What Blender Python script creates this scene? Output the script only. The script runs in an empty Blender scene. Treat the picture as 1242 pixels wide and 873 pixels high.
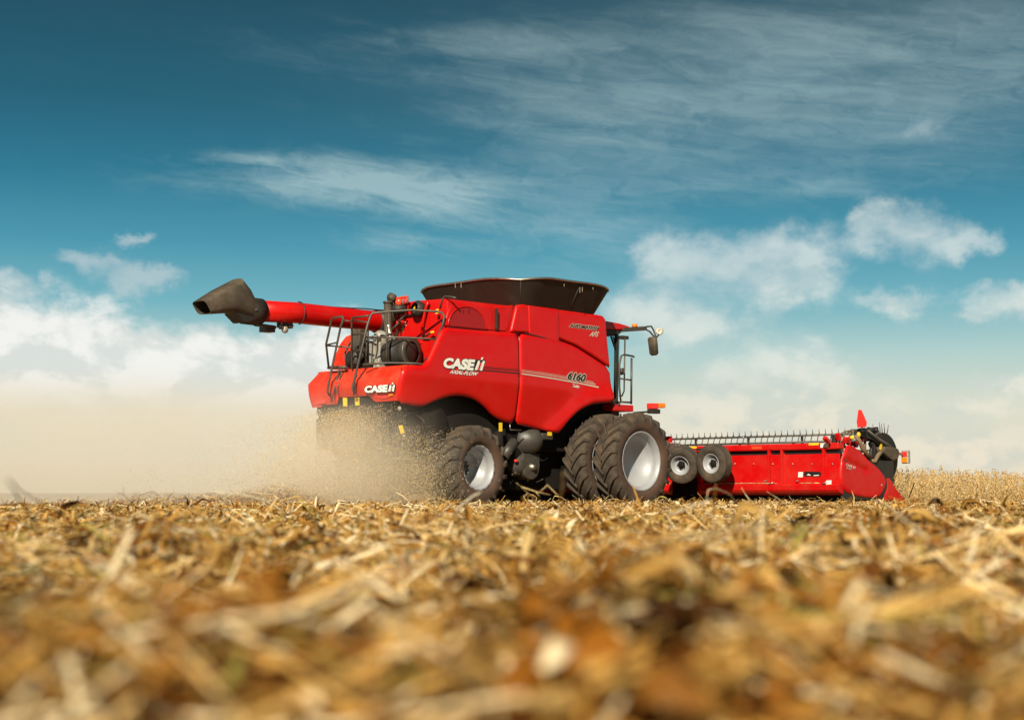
import bpy, bmesh, math, random
import numpy as np
from mathutils import Vector, Matrix
from mathutils.geometry import delaunay_2d_cdt
random.seed(7); rng = np.random.default_rng(11)
PI = math.pi
sc = bpy.context.scene
col = sc.collection

# ------------------------------------------------------------------ camera
# world axes are the machine's: +X the driving direction, -Y its right-hand side, front axle at X = 0
FPX = 2000.0; CX, CY, HOR = 621.0, 436.5, 597.6
PHI = math.radians(44.5)
Rv = Vector((math.sin(PHI), -math.cos(PHI), 0)); Fh = Vector((math.cos(PHI), math.sin(PHI), 0))
CAM = Vector((0, -2.5, 0)) - 2.6*Rv - 33.06*Fh; CAM.z = 0.33
PITCH = math.atan((HOR-CY)/FPX)
Fv = Fh*math.cos(PITCH) + Vector((0,0,math.sin(PITCH)))
Uv = -Fh*math.sin(PITCH) + Vector((0,0,math.cos(PITCH)))
cam_d = bpy.data.cameras.new('camera'); cam = bpy.data.objects.new('camera', cam_d); col.objects.link(cam)
cam.matrix_world = Matrix((( Rv.x, Uv.x, -Fv.x, CAM.x), (Rv.y, Uv.y, -Fv.y, CAM.y), (Rv.z, Uv.z, -Fv.z, CAM.z), (0,0,0,1)))
cam_d.sensor_width = 36; cam_d.lens = 36*FPX/1242; cam_d.clip_start = .05; cam_d.clip_end = 6000
cam_d.dof.use_dof = True; cam_d.dof.focus_distance = 33.0; cam_d.dof.aperture_fstop = 2.2
sc.camera = cam
sc.cycles.volume_bounces = 5; sc.cycles.max_bounces = 10; sc.cycles.volume_step_rate = 1.5; sc.cycles.volume_max_steps = 128

# ------------------------------------------------------------------ sun and sky
SUN_TO = Vector((-.71, -.46, .53)).normalized()
EL = math.asin(SUN_TO.z)
sun_d = bpy.data.lights.new('sun', 'SUN'); sun_d.energy = 5.0; sun_d.angle = math.radians(.5); sun_d.color = (1, .89, .71)
sun = bpy.data.objects.new('sun', sun_d); col.objects.link(sun)
sun.rotation_euler = (-SUN_TO).to_track_quat('-Z', 'Y').to_euler(); sun.location = (0, 0, 40)
sc.view_settings.view_transform = 'Standard'; sc.view_settings.look = 'None'
sc.view_settings.gamma = 1; sc.view_settings.use_curve_mapping = False
sc.view_settings.exposure = 0.55
EXPO = 2**sc.view_settings.exposure

class NT:
    """tiny helper for node maths"""
    def __init__(s, tree): s.t = tree; s.n = tree.nodes; s.l = tree.links
    def new(s, typ, **kw):
        n = s.n.new(typ)
        for k, v in kw.items(): setattr(n, k, v)
        return n
    def put(s, sock, v):
        if isinstance(v, bpy.types.NodeSocket): s.l.new(v, sock)
        else: sock.default_value = v
    def m(s, op, a, b=None, c=None, clamp=False):
        n = s.new('ShaderNodeMath', operation=op, use_clamp=clamp)
        s.put(n.inputs[0], a)
        if b is not None: s.put(n.inputs[1], b)
        if c is not None: s.put(n.inputs[2], c)
        return n.outputs[0]
    def ss(s, v, lo, hi):
        n = s.new('ShaderNodeMapRange', interpolation_type='SMOOTHSTEP')
        s.put(n.inputs[0], v); n.inputs[1].default_value = lo; n.inputs[2].default_value = hi
        return n.outputs[0]
    def noise(s, vec, scale, detail=6, rough=.55, dist=0.0):
        n = s.new('ShaderNodeTexNoise'); s.put(n.inputs['Vector'], vec)
        n.inputs['Scale'].default_value = scale; n.inputs['Detail'].default_value = detail
        n.inputs['Roughness'].default_value = rough; n.inputs['Distortion'].default_value = dist
        return n.outputs[0]
    def mix(s, f, a, b, blend='MIX'):
        n = s.new('ShaderNodeMix', data_type='RGBA', blend_type=blend)
        s.put(n.inputs[0], f); s.put(n.inputs[6], a); s.put(n.inputs[7], b)
        return n.outputs[2]
    def ramp(s, f, stops, interp='LINEAR'):
        n = s.new('ShaderNodeValToRGB'); s.put(n.inputs[0], f); r = n.color_ramp; r.interpolation = interp
        while len(r.elements) < len(stops): r.elements.new(.5)
        for e, (p, c) in zip(r.elements, stops): e.position = p; e.color = (*c[:3], 1)
        return n.outputs[0]
    def comb(s, x, y, z=0.0):
        n = s.new('ShaderNodeCombineXYZ'); s.put(n.inputs[0], x); s.put(n.inputs[1], y); s.put(n.inputs[2], z); return n.outputs[0]

def lin(r, g, b, k=1.0):
    f = lambda c: (c/255/12.92 if c/255 <= .04045 else ((c/255+.055)/1.055)**2.4)
    return (f(r)*k, f(g)*k, f(b)*k)

world = bpy.data.worlds.new('World'); sc.world = world; world.use_nodes = True
W = NT(world.node_tree); W.n.clear()
wout = W.new('ShaderNodeOutputWorld'); bg = W.new('ShaderNodeBackground'); W.l.new(bg.outputs[0], wout.inputs[0])
sky = W.new('ShaderNodeTexSky', sky_type='NISHITA', sun_disc=False, sun_elevation=EL, sun_rotation=math.atan2(SUN_TO.x, SUN_TO.y))
sky.air_density = 1.0; sky.dust_density = 1.0
tc = W.new('ShaderNodeTexCoord'); sp = W.new('ShaderNodeSeparateXYZ'); W.l.new(tc.outputs['Generated'], sp.inputs[0])
dx, dy, dz = sp.outputs
rx_ = W.m('ADD', W.m('MULTIPLY', dx, Rv.x), W.m('MULTIPLY', dy, Rv.y))
fx_ = W.m('ADD', W.m('MULTIPLY', dx, Fh.x), W.m('MULTIPLY', dy, Fh.y))
az = W.m('ARCTAN2', rx_, fx_)                       # compass angle, 0 = north-east of the machine's tail
elv = W.m('ARCSINE', dz)
def ang(px, py): return ((px-CX)/FPX, (HOR-py)/FPX)
# colour grade of the Nishita sky by height: deep teal overhead, cream at the horizon
def g(y): return max(0.0, (HOR-y)/FPX/.36)
hz = W.m('DIVIDE', W.m('MAXIMUM', elv, 0.0), .36)
K = 1/EXPO/.1
base = W.ramp(hz, [(0, lin(238,224,192)), (g(565), lin(232,222,198)), (g(500), lin(218,219,200)), (g(430), lin(174,205,202)), (g(370), lin(112,177,190)),
                   (g(300), lin(70,149,172)), (g(220), lin(38,118,143)), (g(130), lin(27,93,115)), (g(0), lin(24,73,90)), (1, lin(15,56,72))])
nrm = W.ramp(hz, [(0, (1,)*3), (1, (1,)*3)])
blobs_left = [(10,430,85,62),(60,440,90,60),(130,450,95,50),(210,455,70,50),(262,430,36,30),(330,455,70,42),(400,430,50,42),(120,500,300,45),(420,480,120,50)]
blobs_small = [(115,328,42,16),(180,345,48,16),(152,300,30,9),(25,360,46,16)]
blobs_right = [(825,318,56,32),(900,330,84,44),(975,308,40,26),(1058,262,26,26),(1095,290,62,36),(1160,305,46,16),(800,385,95,34),(850,398,50,18),(955,350,60,24),(1075,372,40,16),
               (950,455,125,42),(880,510,160,30),(1090,545,160,26),(1205,380,66,28),(1220,362,26,14),(1170,395,16,10),(1215,466,42,14),(1150,498,75,16),(1000,525,160,26),(1190,560,100,14),(1120,170,36,16),(830,560,90,30)]
wv = W.comb(az, W.m('MULTIPLY', elv, 1.4))
w1 = W.m('SUBTRACT', W.noise(wv, 26, 5, .62), .5); w2 = W.m('SUBTRACT', W.noise(W.comb(W.m('ADD', az, 3.7), elv), 26, 5, .62), .5)
azw = W.m('ADD', az, W.m('MULTIPLY', w1, .075)); elw = W.m('ADD', elv, W.m('MULTIPLY', w2, .040))
def blob_field(lst, warp=True):
    acc = None
    for (px, py, rx, ry) in lst:
        u, v = ang(px, py)
        a = W.m('DIVIDE', W.m('SUBTRACT', azw if warp else az, u), rx/FPX)
        b = W.m('DIVIDE', W.m('SUBTRACT', elw if warp else elv, v), ry/FPX)
        d = W.m('ADD', W.m('MULTIPLY', a, a), W.m('MULTIPLY', b, b))
        e = W.m('EXPONENT', W.m('MULTIPLY', d, -.9))
        acc = e if acc is None else W.m('SUBTRACT', W.m('ADD', acc, e), W.m('MULTIPLY', acc, e))
    return acc
vec = W.comb(az, W.m('MULTIPLY', elv, 1.5))
n1 = W.noise(vec, 19, 9, .60, .25)
n2 = W.noise(W.comb(W.m('ADD', az, .008), W.m('ADD', W.m('MULTIPLY', elv, 1.5), -.02)), 19, 5, .58, .25)
nfine = W.noise(vec, 60, 6, .6, .4)
nn = W.m('ADD', W.m('MULTIPLY', n1, .75), W.m('MULTIPLY', nfine, .25))
def cloud(field, gain, lo, hi):
    d = W.m('ADD', field, W.m('MULTIPLY', W.m('SUBTRACT', nn, .5), gain))
    return W.ss(d, lo, hi)
cl = cloud(blob_field(blobs_left), 1.4, .24, .88)
cs = cloud(blob_field(blobs_small), 1.5, .26, 1.1)
cr = cloud(blob_field(blobs_right), 1.45, .24, 1.18)
# thin cirrus, stretched along a slightly tilted direction
tilt = W.m('ADD', elv, W.m('MULTIPLY', az, .13))
cvec = W.comb(W.m('MULTIPLY', az, 1.0), W.m('MULTIPLY', tilt, 6.5))
c1 = W.m('ADD', W.m('MULTIPLY', W.noise(cvec, 6, 9, .6, .5), .62), W.m('MULTIPLY', W.noise(W.comb(W.m('MULTIPLY', azw, 1.0), W.m('MULTIPLY', tilt, 3.2)), 26, 9, .66, .8), .38))
cmask = blob_field([(400,222,190,30),(520,245,120,26),(330,205,120,16),(700,280,130,60),(1000,80,330,85),(800,150,320,60),(640,60,260,30),(1120,120,200,80),(560,300,90,26),(960,235,200,20)], False)
ci = W.m('MULTIPLY', W.ss(W.m('ADD', c1, W.m('MULTIPLY', cmask, .20)), .50, .88), W.m('ADD', W.m('MULTIPLY', cmask, .52), .03))
veil = W.m('MULTIPLY', blob_field([(1150,60,420,110),(900,120,300,70)], False), .17)
pm = blob_field([(420,225,150,26),(530,245,90,24),(500,292,80,16),(300,200,90,12)], False)
ci = W.m('ADD', ci, W.m('MULTIPLY', W.ss(W.m('ADD', c1, W.m('MULTIPLY', pm, .22)), .50, .86), W.m('MULTIPLY', pm, .55)))
ci = W.m('MINIMUM', W.m('ADD', ci, veil), .75)
c_ci = W.ramp(hz, [(0, lin(225,220,205)), (g(300), lin(175,204,207)), (g(120), lin(158,185,188)), (g(0), lin(140,162,164))])
shade = W.ss(W.m('SUBTRACT', n1, n2), -.10, .07)
c_left = W.mix(shade, (*lin(218,223,219), 1), (*lin(243,243,238), 1))
warm = W.ss(hz, g(515), g(440))
c_left = W.mix(warm, (*lin(232,221,196), 1), c_left)
c_right = W.ramp(hz, [(0, lin(238,227,203)), (g(520), lin(234,227,208)), (g(430), lin(224,230,221)), (g(300), lin(203,217,217)), (g(150), lin(130,158,165))])
c_right = W.mix(W.m('MULTIPLY', W.m('SUBTRACT', 1.0, shade), .35), c_right, (*lin(150,182,192), 1))
s_ = W.mix(ci, base, c_ci)
s_ = W.mix(W.m('MULTIPLY', cr, .93), s_, c_right)
s_ = W.mix(W.m('MULTIPLY', cs, .70), s_, (*lin(190,205,208), 1))
s_ = W.mix(cl, s_, c_left)
# normalise so that the graded colours are what the exposed picture shows, and let the Nishita sky carry part of them
skyn = W.mix(1.0, sky.outputs[0], (.1, .1, .1, 1), 'MULTIPLY')
graded = W.mix(1.0, s_, (1/EXPO,)*3 + (1,), 'MULTIPLY')
fin = W.mix(.97, skyn, graded)
fin10 = W.mix(1.0, fin, (10, 10, 10, 1), 'MULTIPLY')
W.l.new(fin10, bg.inputs[0]); bg.inputs[1].default_value = .1

# ------------------------------------------------------------------ back-projection onto real planes
def ray(px, py): return Fv*FPX + Rv*(px-CX) + Uv*(CY-py)
def ry(px, py, Y):
    d = ray(px, py); t = (Y-CAM.y)/d.y; return CAM + d*t
def rx(px, py, X):
    d = ray(px, py); t = (X-CAM.x)/d.x; return CAM + d*t
def rz(px, py, Z):
    d = ray(px, py); t = (Z-CAM.z)/d.z; return CAM + d*t
def rline(px, py, A, B):      # point on the vertical plane through ground points A, B
    n = Vector((B[1]-A[1], A[0]-B[0], 0)); d = ray(px, py)
    t = n.dot(Vector((A[0], A[1], 0))-CAM)/n.dot(d); return CAM + d*t

# ------------------------------------------------------------------ materials
def mat(name, c, rough=.5, metal=0.0, coat=0.0, var=.12, vscale=6, dust=0.0, dustcol=(.42,.31,.18), spec=.5, bump=0.0, bscale=60):
    m = bpy.data.materials.new(name); m.use_nodes = True
    T = NT(m.node_tree); b = T.n['Principled BSDF']
    tc = T.new('ShaderNodeTexCoord').outputs['Object']
    n = T.noise(tc, vscale, 5, .6)
    dark = tuple(x*(1-var) for x in c); lite = tuple(min(1, x*(1+var)) for x in c)
    cc = T.ramp(n, [(.3, dark), (.7, lite)])
    if dust > 0:
        d1 = T.noise(tc, 2.2, 8, .7, .3); d2 = T.noise(tc, 34, 4, .7)
        f = T.m('MULTIPLY', T.ss(T.m('ADD', T.m('MULTIPLY', d1, .75), T.m('MULTIPLY', d2, .25)), .38, .72), dust)
        cc = T.mix(f, cc, (*dustcol, 1))
        T.l.new(T.m('ADD', T.m('MULTIPLY', f, .45), rough, clamp=True), b.inputs['Roughness'])
    else:
        T.l.new(T.m('ADD', rough-.05, T.m('MULTIPLY', n, .1)), b.inputs['Roughness'])
    T.l.new(cc, b.inputs['Base Color'])
    b.inputs['Metallic'].default_value = metal; b.inputs['Coat Weight'].default_value = coat; b.inputs['Coat Roughness'].default_value = .12
    b.inputs['Specular IOR Level'].default_value = spec
    if bump > 0:
        bn = T.new('ShaderNodeBump'); bn.inputs['Strength'].default_value = bump; bn.inputs['Distance'].default_value = .01
        T.l.new(T.noise(tc, bscale, 6, .6), bn.inputs['Height']); T.l.new(bn.outputs[0], b.inputs['Normal'])
    return m
M = {}
M['red'] = mat('red_paint', (.50,.0022,.0018), .40, coat=.28, var=.02, dust=.035, vscale=1.5, spec=.22)
M['red2'] = mat('red_paint_dusty', (.60,.017,.003), .45, coat=.06, var=.05, dust=.2, spec=.22)
M['hred'] = mat('header_red_paint', (.48,.0012,.0025), .42, coat=.15, var=.04, dust=.07, spec=.22)
M['streak'] = mat('dried_chaff_streak', (.30,.25,.18), .8, var=.2)
M['black'] = mat('black_steel', (.016,.015,.013), .5, var=.3, dust=.25, dustcol=(.10,.075,.045))
M['dark'] = mat('dark_underbody', (.007,.006,.005), .8, var=.4, dust=.3, dustcol=(.028,.021,.013), spec=.2)
M['rail'] = mat('dark_rail_paint', (.045,.038,.03), .4, var=.3, dust=.35, dustcol=(.2,.15,.09))
M['steel'] = mat('worn_steel', (.42,.40,.36), .35, metal=.9, var=.25, dust=.3)
M['grey'] = mat('grey_casting', (.33,.32,.28), .5, metal=.3, var=.4, vscale=22, dust=.3)
M['silver'] = mat('silver_rim_paint', (.34,.355,.375), .42, metal=.2, coat=.05, var=.06, dust=.2, dustcol=(.26,.21,.15))
M['rubber'] = mat('tyre_rubber', (.036,.030,.024), .75, var=.25, vscale=9, dust=.8, dustcol=(.135,.095,.060), spec=.3, bump=.25)
M['sidewall'] = mat('dusty_sidewall_rubber', (.060,.038,.027), .75, var=.2, vscale=5, dust=.8, dustcol=(.115,.062,.040), spec=.3)
M['machinery'] = mat('dusty_black_machinery', (.040,.037,.032), .45, var=.3, vscale=8, dust=.4, dustcol=(.11,.085,.055))
M['hood'] = mat('black_rubber_spout', (.046,.037,.026), .6, var=.2, dust=.5, dustcol=(.17,.12,.07), bump=.15, bscale=18)
M['canvas'] = mat('brown_tank_cover', (.014,.009,.0055), .6, var=.35, vscale=4, dust=.4, dustcol=(.036,.023,.012), bump=.4, bscale=7)
M['yellow'] = mat('yellow_decal', (.75,.48,.02), .5, var=.1)
M['white'] = mat('white_decal', (.72,.72,.66), .5, var=.05)
M['decalblack'] = mat('black_decal', (.012,.012,.012), .4, var=.05)
M['silverdecal'] = mat('silver_decal', (.46,.43,.34), .4, var=.08)
M['reflector'] = mat('orange_red_reflector', (.75,.07,.02), .3, var=.1)
M['orange'] = mat('orange_lens', (.85,.22,.01), .25, var=.1)
M['redlens'] = mat('red_lens', (.75,.03,.02), .25, var=.1)
M['smv'] = mat('fluorescent_red_plate', (.70,.025,.018), .5, var=.04)
M['screen'] = mat('perforated_red_screen', (.30,.006,.008), .6, var=.2, vscale=140, bump=.6, bscale=150)
m = bpy.data.materials.new('cab_glass'); m.use_nodes = True
b = m.node_tree.nodes['Principled BSDF']; b.inputs['Base Color'].default_value = (.62,.85,.9,1); b.inputs['Roughness'].default_value = .02
b.inputs['Transmission Weight'].default_value = 1; b.inputs['IOR'].default_value = 1.05
M['glass'] = m

# ------------------------------------------------------------------ objects
def setp(o, label=None, cat=None, group=None, kind=None):
    for k, v in (('label', label), ('category', cat), ('group', group), ('kind', kind)):
        if v: o[k] = v
    return o
def empty(name, loc, label, cat, group=None):
    o = bpy.data.objects.new(name, None); o.location = loc; o.empty_display_size = .2; col.objects.link(o)
    return setp(o, label, cat, group)
def link(name, me, parent=None, label=None):
    o = bpy.data.objects.new(name, me); col.objects.link(o)
    if parent is not None:
        o.parent = parent
        pm = Matrix.Identity(4)
        q = parent
        while q is not None: pm = Matrix.LocRotScale(q.location, q.rotation_euler, None) @ pm; q = q.parent
        me.transform(pm.inverted())
    if label: o['label'] = label
    return o
class MB:
    def __init__(s): s.bm = bmesh.new()
    def _add(s, vs, fs, smooth=False):
        v = [s.bm.verts.new(p) for p in vs]
        for f in fs:
            try: fc = s.bm.faces.new([v[i] for i in f]); fc.smooth = smooth
            except ValueError: pass
        return s
    def box(s, a, b):
        (x0,y0,z0),(x1,y1,z1) = a, b
        vs = [(x,y,z) for z in (z0,z1) for y in (y0,y1) for x in (x0,x1)]
        return s._add(vs, [(0,2,3,1),(4,5,7,6),(0,1,5,4),(2,6,7,3),(0,4,6,2),(1,3,7,5)])
    def beam(s, p, q, w, h, up=Vector((0,0,1))):
        p, q = Vector(p), Vector(q); d = (q-p).normalized(); sd = d.cross(up)
        if sd.length < 1e-4: sd = d.cross(Vector((1,0,0)))
        sd.normalize(); u = sd.cross(d)
        vs = [c + sd*a*w/2 + u*b_*h/2 for c in (p,q) for a,b_ in ((-1,-1),(1,-1),(1,1),(-1,1))]
        return s._add(vs, [(3,2,1,0),(4,5,6,7),(0,1,5,4),(1,2,6,5),(2,3,7,6),(3,0,4,7)])
    def tube(s, pts, r, seg=8, cap=True, radii=None):
        pts = [Vector(p) for p in pts]; n = len(pts); rings = []; prev = None
        for i, p in enumerate(pts):
            d = (pts[min(i+1,n-1)]-pts[max(i-1,0)]).normalized()
            if prev is None:
                a = d.orthogonal().normalized()
            else:
                a = prev - d*prev.dot(d); a = a.normalized() if a.length > 1e-5 else d.orthogonal().normalized()
            prev = a; b_ = d.cross(a); rr = radii[i] if radii else r
            rings.append([s.bm.verts.new(p + (a*math.cos(2*PI*k/seg) + b_*math.sin(2*PI*k/seg))*rr) for k in range(seg)])
        for i in range(n-1):
            for k in range(seg):
                f = s.bm.faces.new((rings[i][k], rings[i][(k+1)%seg], rings[i+1][(k+1)%seg], rings[i+1][k])); f.smooth = True
        if cap:
            s.bm.faces.new(rings[0][::-1]); s.bm.faces.new(rings[-1])
        return s
    def lathe(s, prof, c, axis, seg=48, smooth=True, closed=False):
        """prof = [(along axis, radius)]"""
        c = Vector(c); axis = Vector(axis).normalized(); a = axis.orthogonal().normalized(); b_ = axis.cross(a); rings = []
        for (t, r) in prof:
            rings.append([s.bm.verts.new(c + axis*t + (a*math.cos(2*PI*k/seg)+b_*math.sin(2*PI*k/seg))*max(r,1e-4)) for k in range(seg)])
        R = range(len(prof)-(0 if closed else 1))
        for i in R:
            j = (i+1) % len(prof)
            for k in range(seg):
                f = s.bm.faces.new((rings[i][k], rings[i][(k+1)%seg], rings[j][(k+1)%seg], rings[j][k])); f.smooth = smooth
        return s
    def prism(s, pts, off):
        """closed polygon of 3D points extruded by vector off"""
        n = len(pts); off = Vector(off); pts = [Vector(p) for p in pts]
        vs = pts + [p+off for p in pts]
        fs = [tuple(range(n)), tuple(range(2*n-1, n-1, -1))] + [(i, (i+1)%n+n*0, (i+1)%n+n, i+n)[::-1] for i in range(n)]
        return s._add(vs, fs)
    def loft(s, rings, cap=True, smooth=False, closed=True):
        rr = [[s.bm.verts.new(p) for p in r] for r in rings]; n = len(rr[0])
        for i in range(len(rr)-1):
            for k in range(n if closed else n-1):
                f = s.bm.faces.new((rr[i][k], rr[i][(k+1)%n], rr[i+1][(k+1)%n], rr[i+1][k])); f.smooth = smooth
        if cap: s.bm.faces.new(rr[0][::-1]); s.bm.faces.new(rr[-1])
        return s
    def ball(s, c, r, sx=1, sy=1, sz=1, seg=16):
        mtx = Matrix.Translation(Vector(c)) @ Matrix.Diagonal((r*sx, r*sy, r*sz, 1))
        g_ = bmesh.ops.create_uvsphere(s.bm, u_segments=seg, v_segments=seg//2, radius=1, matrix=mtx)
        for v in g_['verts']:
            for f in v.link_faces: f.smooth = True
        return s
    def each(s, name, m, parent=None, bevel=0.0, label=None):
        """every loose piece becomes an object of its own"""
        bm = s.bm; bm.verts.index_update(); seen = set(); out = []
        for v0 in bm.verts:
            if v0.index in seen: continue
            st = [v0]; isl = []; seen.add(v0.index)
            while st:
                v = st.pop(); isl.append(v)
                for e in v.link_edges:
                    w = e.other_vert(v)
                    if w.index not in seen: seen.add(w.index); st.append(w)
            n = MB(); mp_ = {v: n.bm.verts.new(v.co) for v in isl}; fs = {f for v in isl for f in v.link_faces}
            for f in fs: g_ = n.bm.faces.new([mp_[v] for v in f.verts]); g_.smooth = f.smooth
            out.append(n.build(name, m, parent, bevel, label))
        bm.free(); return out
    def build(s, name, m, parent=None, bevel=0.0, label=None, recalc=True, split=None):
        if recalc: bmesh.ops.recalc_face_normals(s.bm, faces=s.bm.faces[:])
        me = bpy.data.meshes.new(name); s.bm.to_mesh(me); s.bm.free(); me.materials.append(m)
        o = link(name, me, parent, label)
        if bevel > 0:
            md = o.modifiers.new('bevel', 'BEVEL'); md.width = bevel; md.segments = 2; md.limit_method = 'ANGLE'; md.angle_limit = math.radians(40)
        return o

def resample(pts, step):
    out = []
    n = len(pts)
    for i in range(n):
        a, b_ = Vector(pts[i]), Vector(pts[(i+1)%n]); k = max(1, int((b_-a).length/step))
        for j in range(k): out.append(a.lerp(b_, j/k))
    return out
def chaikin(pts, it=2, keep=()):
    for _ in range(it):
        out = []; n = len(pts)
        for i in range(n):
            a, b_ = Vector(pts[i]), Vector(pts[(i+1)%n]); out += [a.lerp(b_, .25), a.lerp(b_, .75)]
        pts = out
    return pts
def panel(name, outline, surf, m, parent, edge=.05, depth=.045, thick=.03, grid=.07, smooth_it=1, axis='Y', label=None, uvpts=None):
    """sheet-metal panel: outline = 2D points (u, z); surf(u, z) gives the third coordinate; rounded edges; sign<0 side faces out"""
    pts = [Vector(p) for p in outline]
    if smooth_it: pts = chaikin(resample(pts, .25), smooth_it)
    pts = resample(pts, .05)
    P = np.array([(p.x, p.y) for p in pts]); Q = np.roll(P, -1, axis=0)
    def dist(pt):
        d = Q-P; t = np.clip(((pt-P)*d).sum(1)/np.maximum((d*d).sum(1), 1e-12), 0, 1)
        return np.sqrt((((P+d*t[:,None])-pt)**2).sum(1)).min()
    def inside(pt):
        x, y = pt; c = (P[:,1] > y) != (Q[:,1] > y)
        xi = P[:,0] + (y-P[:,1])*(Q[:,0]-P[:,0])/np.where(np.abs(Q[:,1]-P[:,1])<1e-12, 1e-12, Q[:,1]-P[:,1])
        return (c & (x < xi)).sum() % 2 == 1
    verts = [Vector(p) for p in P]; n = len(verts)
    # inner rings follow the outline so the rolled edge is clean
    lo = P.min(0); hi = P.max(0)
    nrm = np.stack([(Q-np.roll(P,1,axis=0))[:,1], -(Q-np.roll(P,1,axis=0))[:,0]], 1); nrm /= np.maximum(np.linalg.norm(nrm,axis=1,keepdims=True), 1e-9)
    area = .5*np.sum(P[:,0]*Q[:,1]-Q[:,0]*P[:,1])
    if area > 0: nrm = -nrm
    for k in (.12, .35, .65, 1.0):
        for i in range(n):
            q = P[i] + nrm[i]*edge*k
            if inside(q) and dist(q) > edge*k*.93: verts.append(Vector(q))
    x = lo[0]
    while x < hi[0]:
        y = lo[1]
        while y < hi[1]:
            q = np.array((x, y))
            if inside(q) and dist(q) > edge*1.25: verts.append(Vector(q))
            y += grid
        x += grid
    vo, _, fo, *_r = delaunay_2d_cdt(verts, [(i, (i+1)%n) for i in range(n)], [], 1, 1e-6)
    bm = bmesh.new(); vv = []
    for p in vo:
        d = min(dist(np.array((p.x, p.y))), edge); t = 1-d/edge
        off = depth*(1-math.sqrt(max(0, 1-t*t)))
        w = surf(p.x, p.y) + off
        vv.append(bm.verts.new((p.x, w, p.y) if axis == 'Y' else (w, p.x, p.y)))
    for f in fo:
        try: fc = bm.faces.new([vv[i] for i in f]); fc.smooth = True
        except ValueError: pass
    bm.normal_update()
    ax = 1 if axis == 'Y' else 0
    avg = sum(f.normal[ax]*f.calc_area() for f in bm.faces)
    if avg > 0: bmesh.ops.reverse_faces(bm, faces=bm.faces[:])
    me = bpy.data.meshes.new(name); bm.to_mesh(me); bm.free(); me.materials.append(m)
    o = link(name, me, parent, label)
    sd = o.modifiers.new('solid', 'SOLIDIFY'); sd.thickness = thick; sd.offset = -1
    es = o.modifiers.new('split', 'EDGE_SPLIT'); es.split_angle = math.radians(55)
    return o
def xz(pxs, Y): return [((q := ry(px, py, Y)).x, q.z) for px, py in pxs]
def yz(pxs, X): return [((q := rx(px, py, X)).y, q.z) for px, py in pxs]

# lettering ---------------------------------------------------------
def text_mesh(s, bold=0.0, shear=0.0, ext=.0):
    cu = bpy.data.curves.new('t', 'FONT'); cu.body = s; cu.offset = bold; cu.shear = shear; cu.size = 1; cu.extrude = ext; cu.resolution_u = 4
    ob = bpy.data.objects.new('t', cu); col.objects.link(ob)
    dg = bpy.context.evaluated_depsgraph_get(); dg.update()
    me = bpy.data.meshes.new_from_object(ob.evaluated_get(dg))
    bpy.data.objects.remove(ob); bpy.data.curves.remove(cu)
    return me
def lettering(s, mp, m, parent, bold=.0, shear=0.0, off=.006, w=1.0, name='lettering', label=None):
    """mp(u, v, off) maps text space (u 0..1 along the baseline, v 0..1 cap height) to a point on the surface"""
    me = text_mesh(s, bold, shear, 0)
    co = np.empty(len(me.vertices)*3); me.vertices.foreach_get('co', co); co = co.reshape(-1, 3)
    ref = text_mesh(s, 0, 0, 0); rc = np.empty(len(ref.vertices)*3); ref.vertices.foreach_get('co', rc); rc = rc.reshape(-1,3)
    x0, x1 = rc[:,0].min(), rc[:,0].max(); h = .69
    bpy.data.meshes.remove(ref)
    for i, c in enumerate(co): me.vertices[i].co = mp((c[0]-x0)/(x1-x0), c[1]/h, off)
    me.materials.clear(); me.materials.append(m); me.name = name
    return link(name, me, parent, label)
def quadmap(p00, p10, p01, p11, plane, surf):
    """four pixel corners -> bilinear on the surface; plane 'Y' or 'X'"""
    def f(u, v, off):
        px = (1-u)*(1-v)*p00[0]+u*(1-v)*p10[0]+(1-u)*v*p01[0]+u*v*p11[0]
        py = (1-u)*(1-v)*p00[1]+u*(1-v)*p10[1]+(1-u)*v*p01[1]+u*v*p11[1]
        if plane == 'Y':
            q = ry(px, py, -1.6)
            for _ in range(3): q = ry(px, py, surf(q.x, q.z))
            return Vector((q.x, q.y-off, q.z))
        q = rx(px, py, surf(0, 0)); return Vector((q.x-off, q.y, q.z))
    return f
def decal(name, uv, mp, m, parent, off=.005, label=None):
    """polygons in text space, laid as thin film"""
    bm = bmesh.new()
    for poly in uv: bm.faces.new([bm.verts.new(mp(u, v, off)) for u, v in poly])
    me = bpy.data.meshes.new(name); bm.to_mesh(me); bm.free(); me.materials.append(m)
    return link(name, me, parent, label)
def plate(name, pxs, fn, out, m, parent, label=None, th=.006):
    """small raised plate; fn(px,py) -> point, out = outward vector"""
    pts = [fn(*p) for p in pxs]; mb = MB(); out = Vector(out)
    mb.prism([p+out*th for p in pts], -out*th*.9); return mb.build(name, m, parent, label=label)

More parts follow.
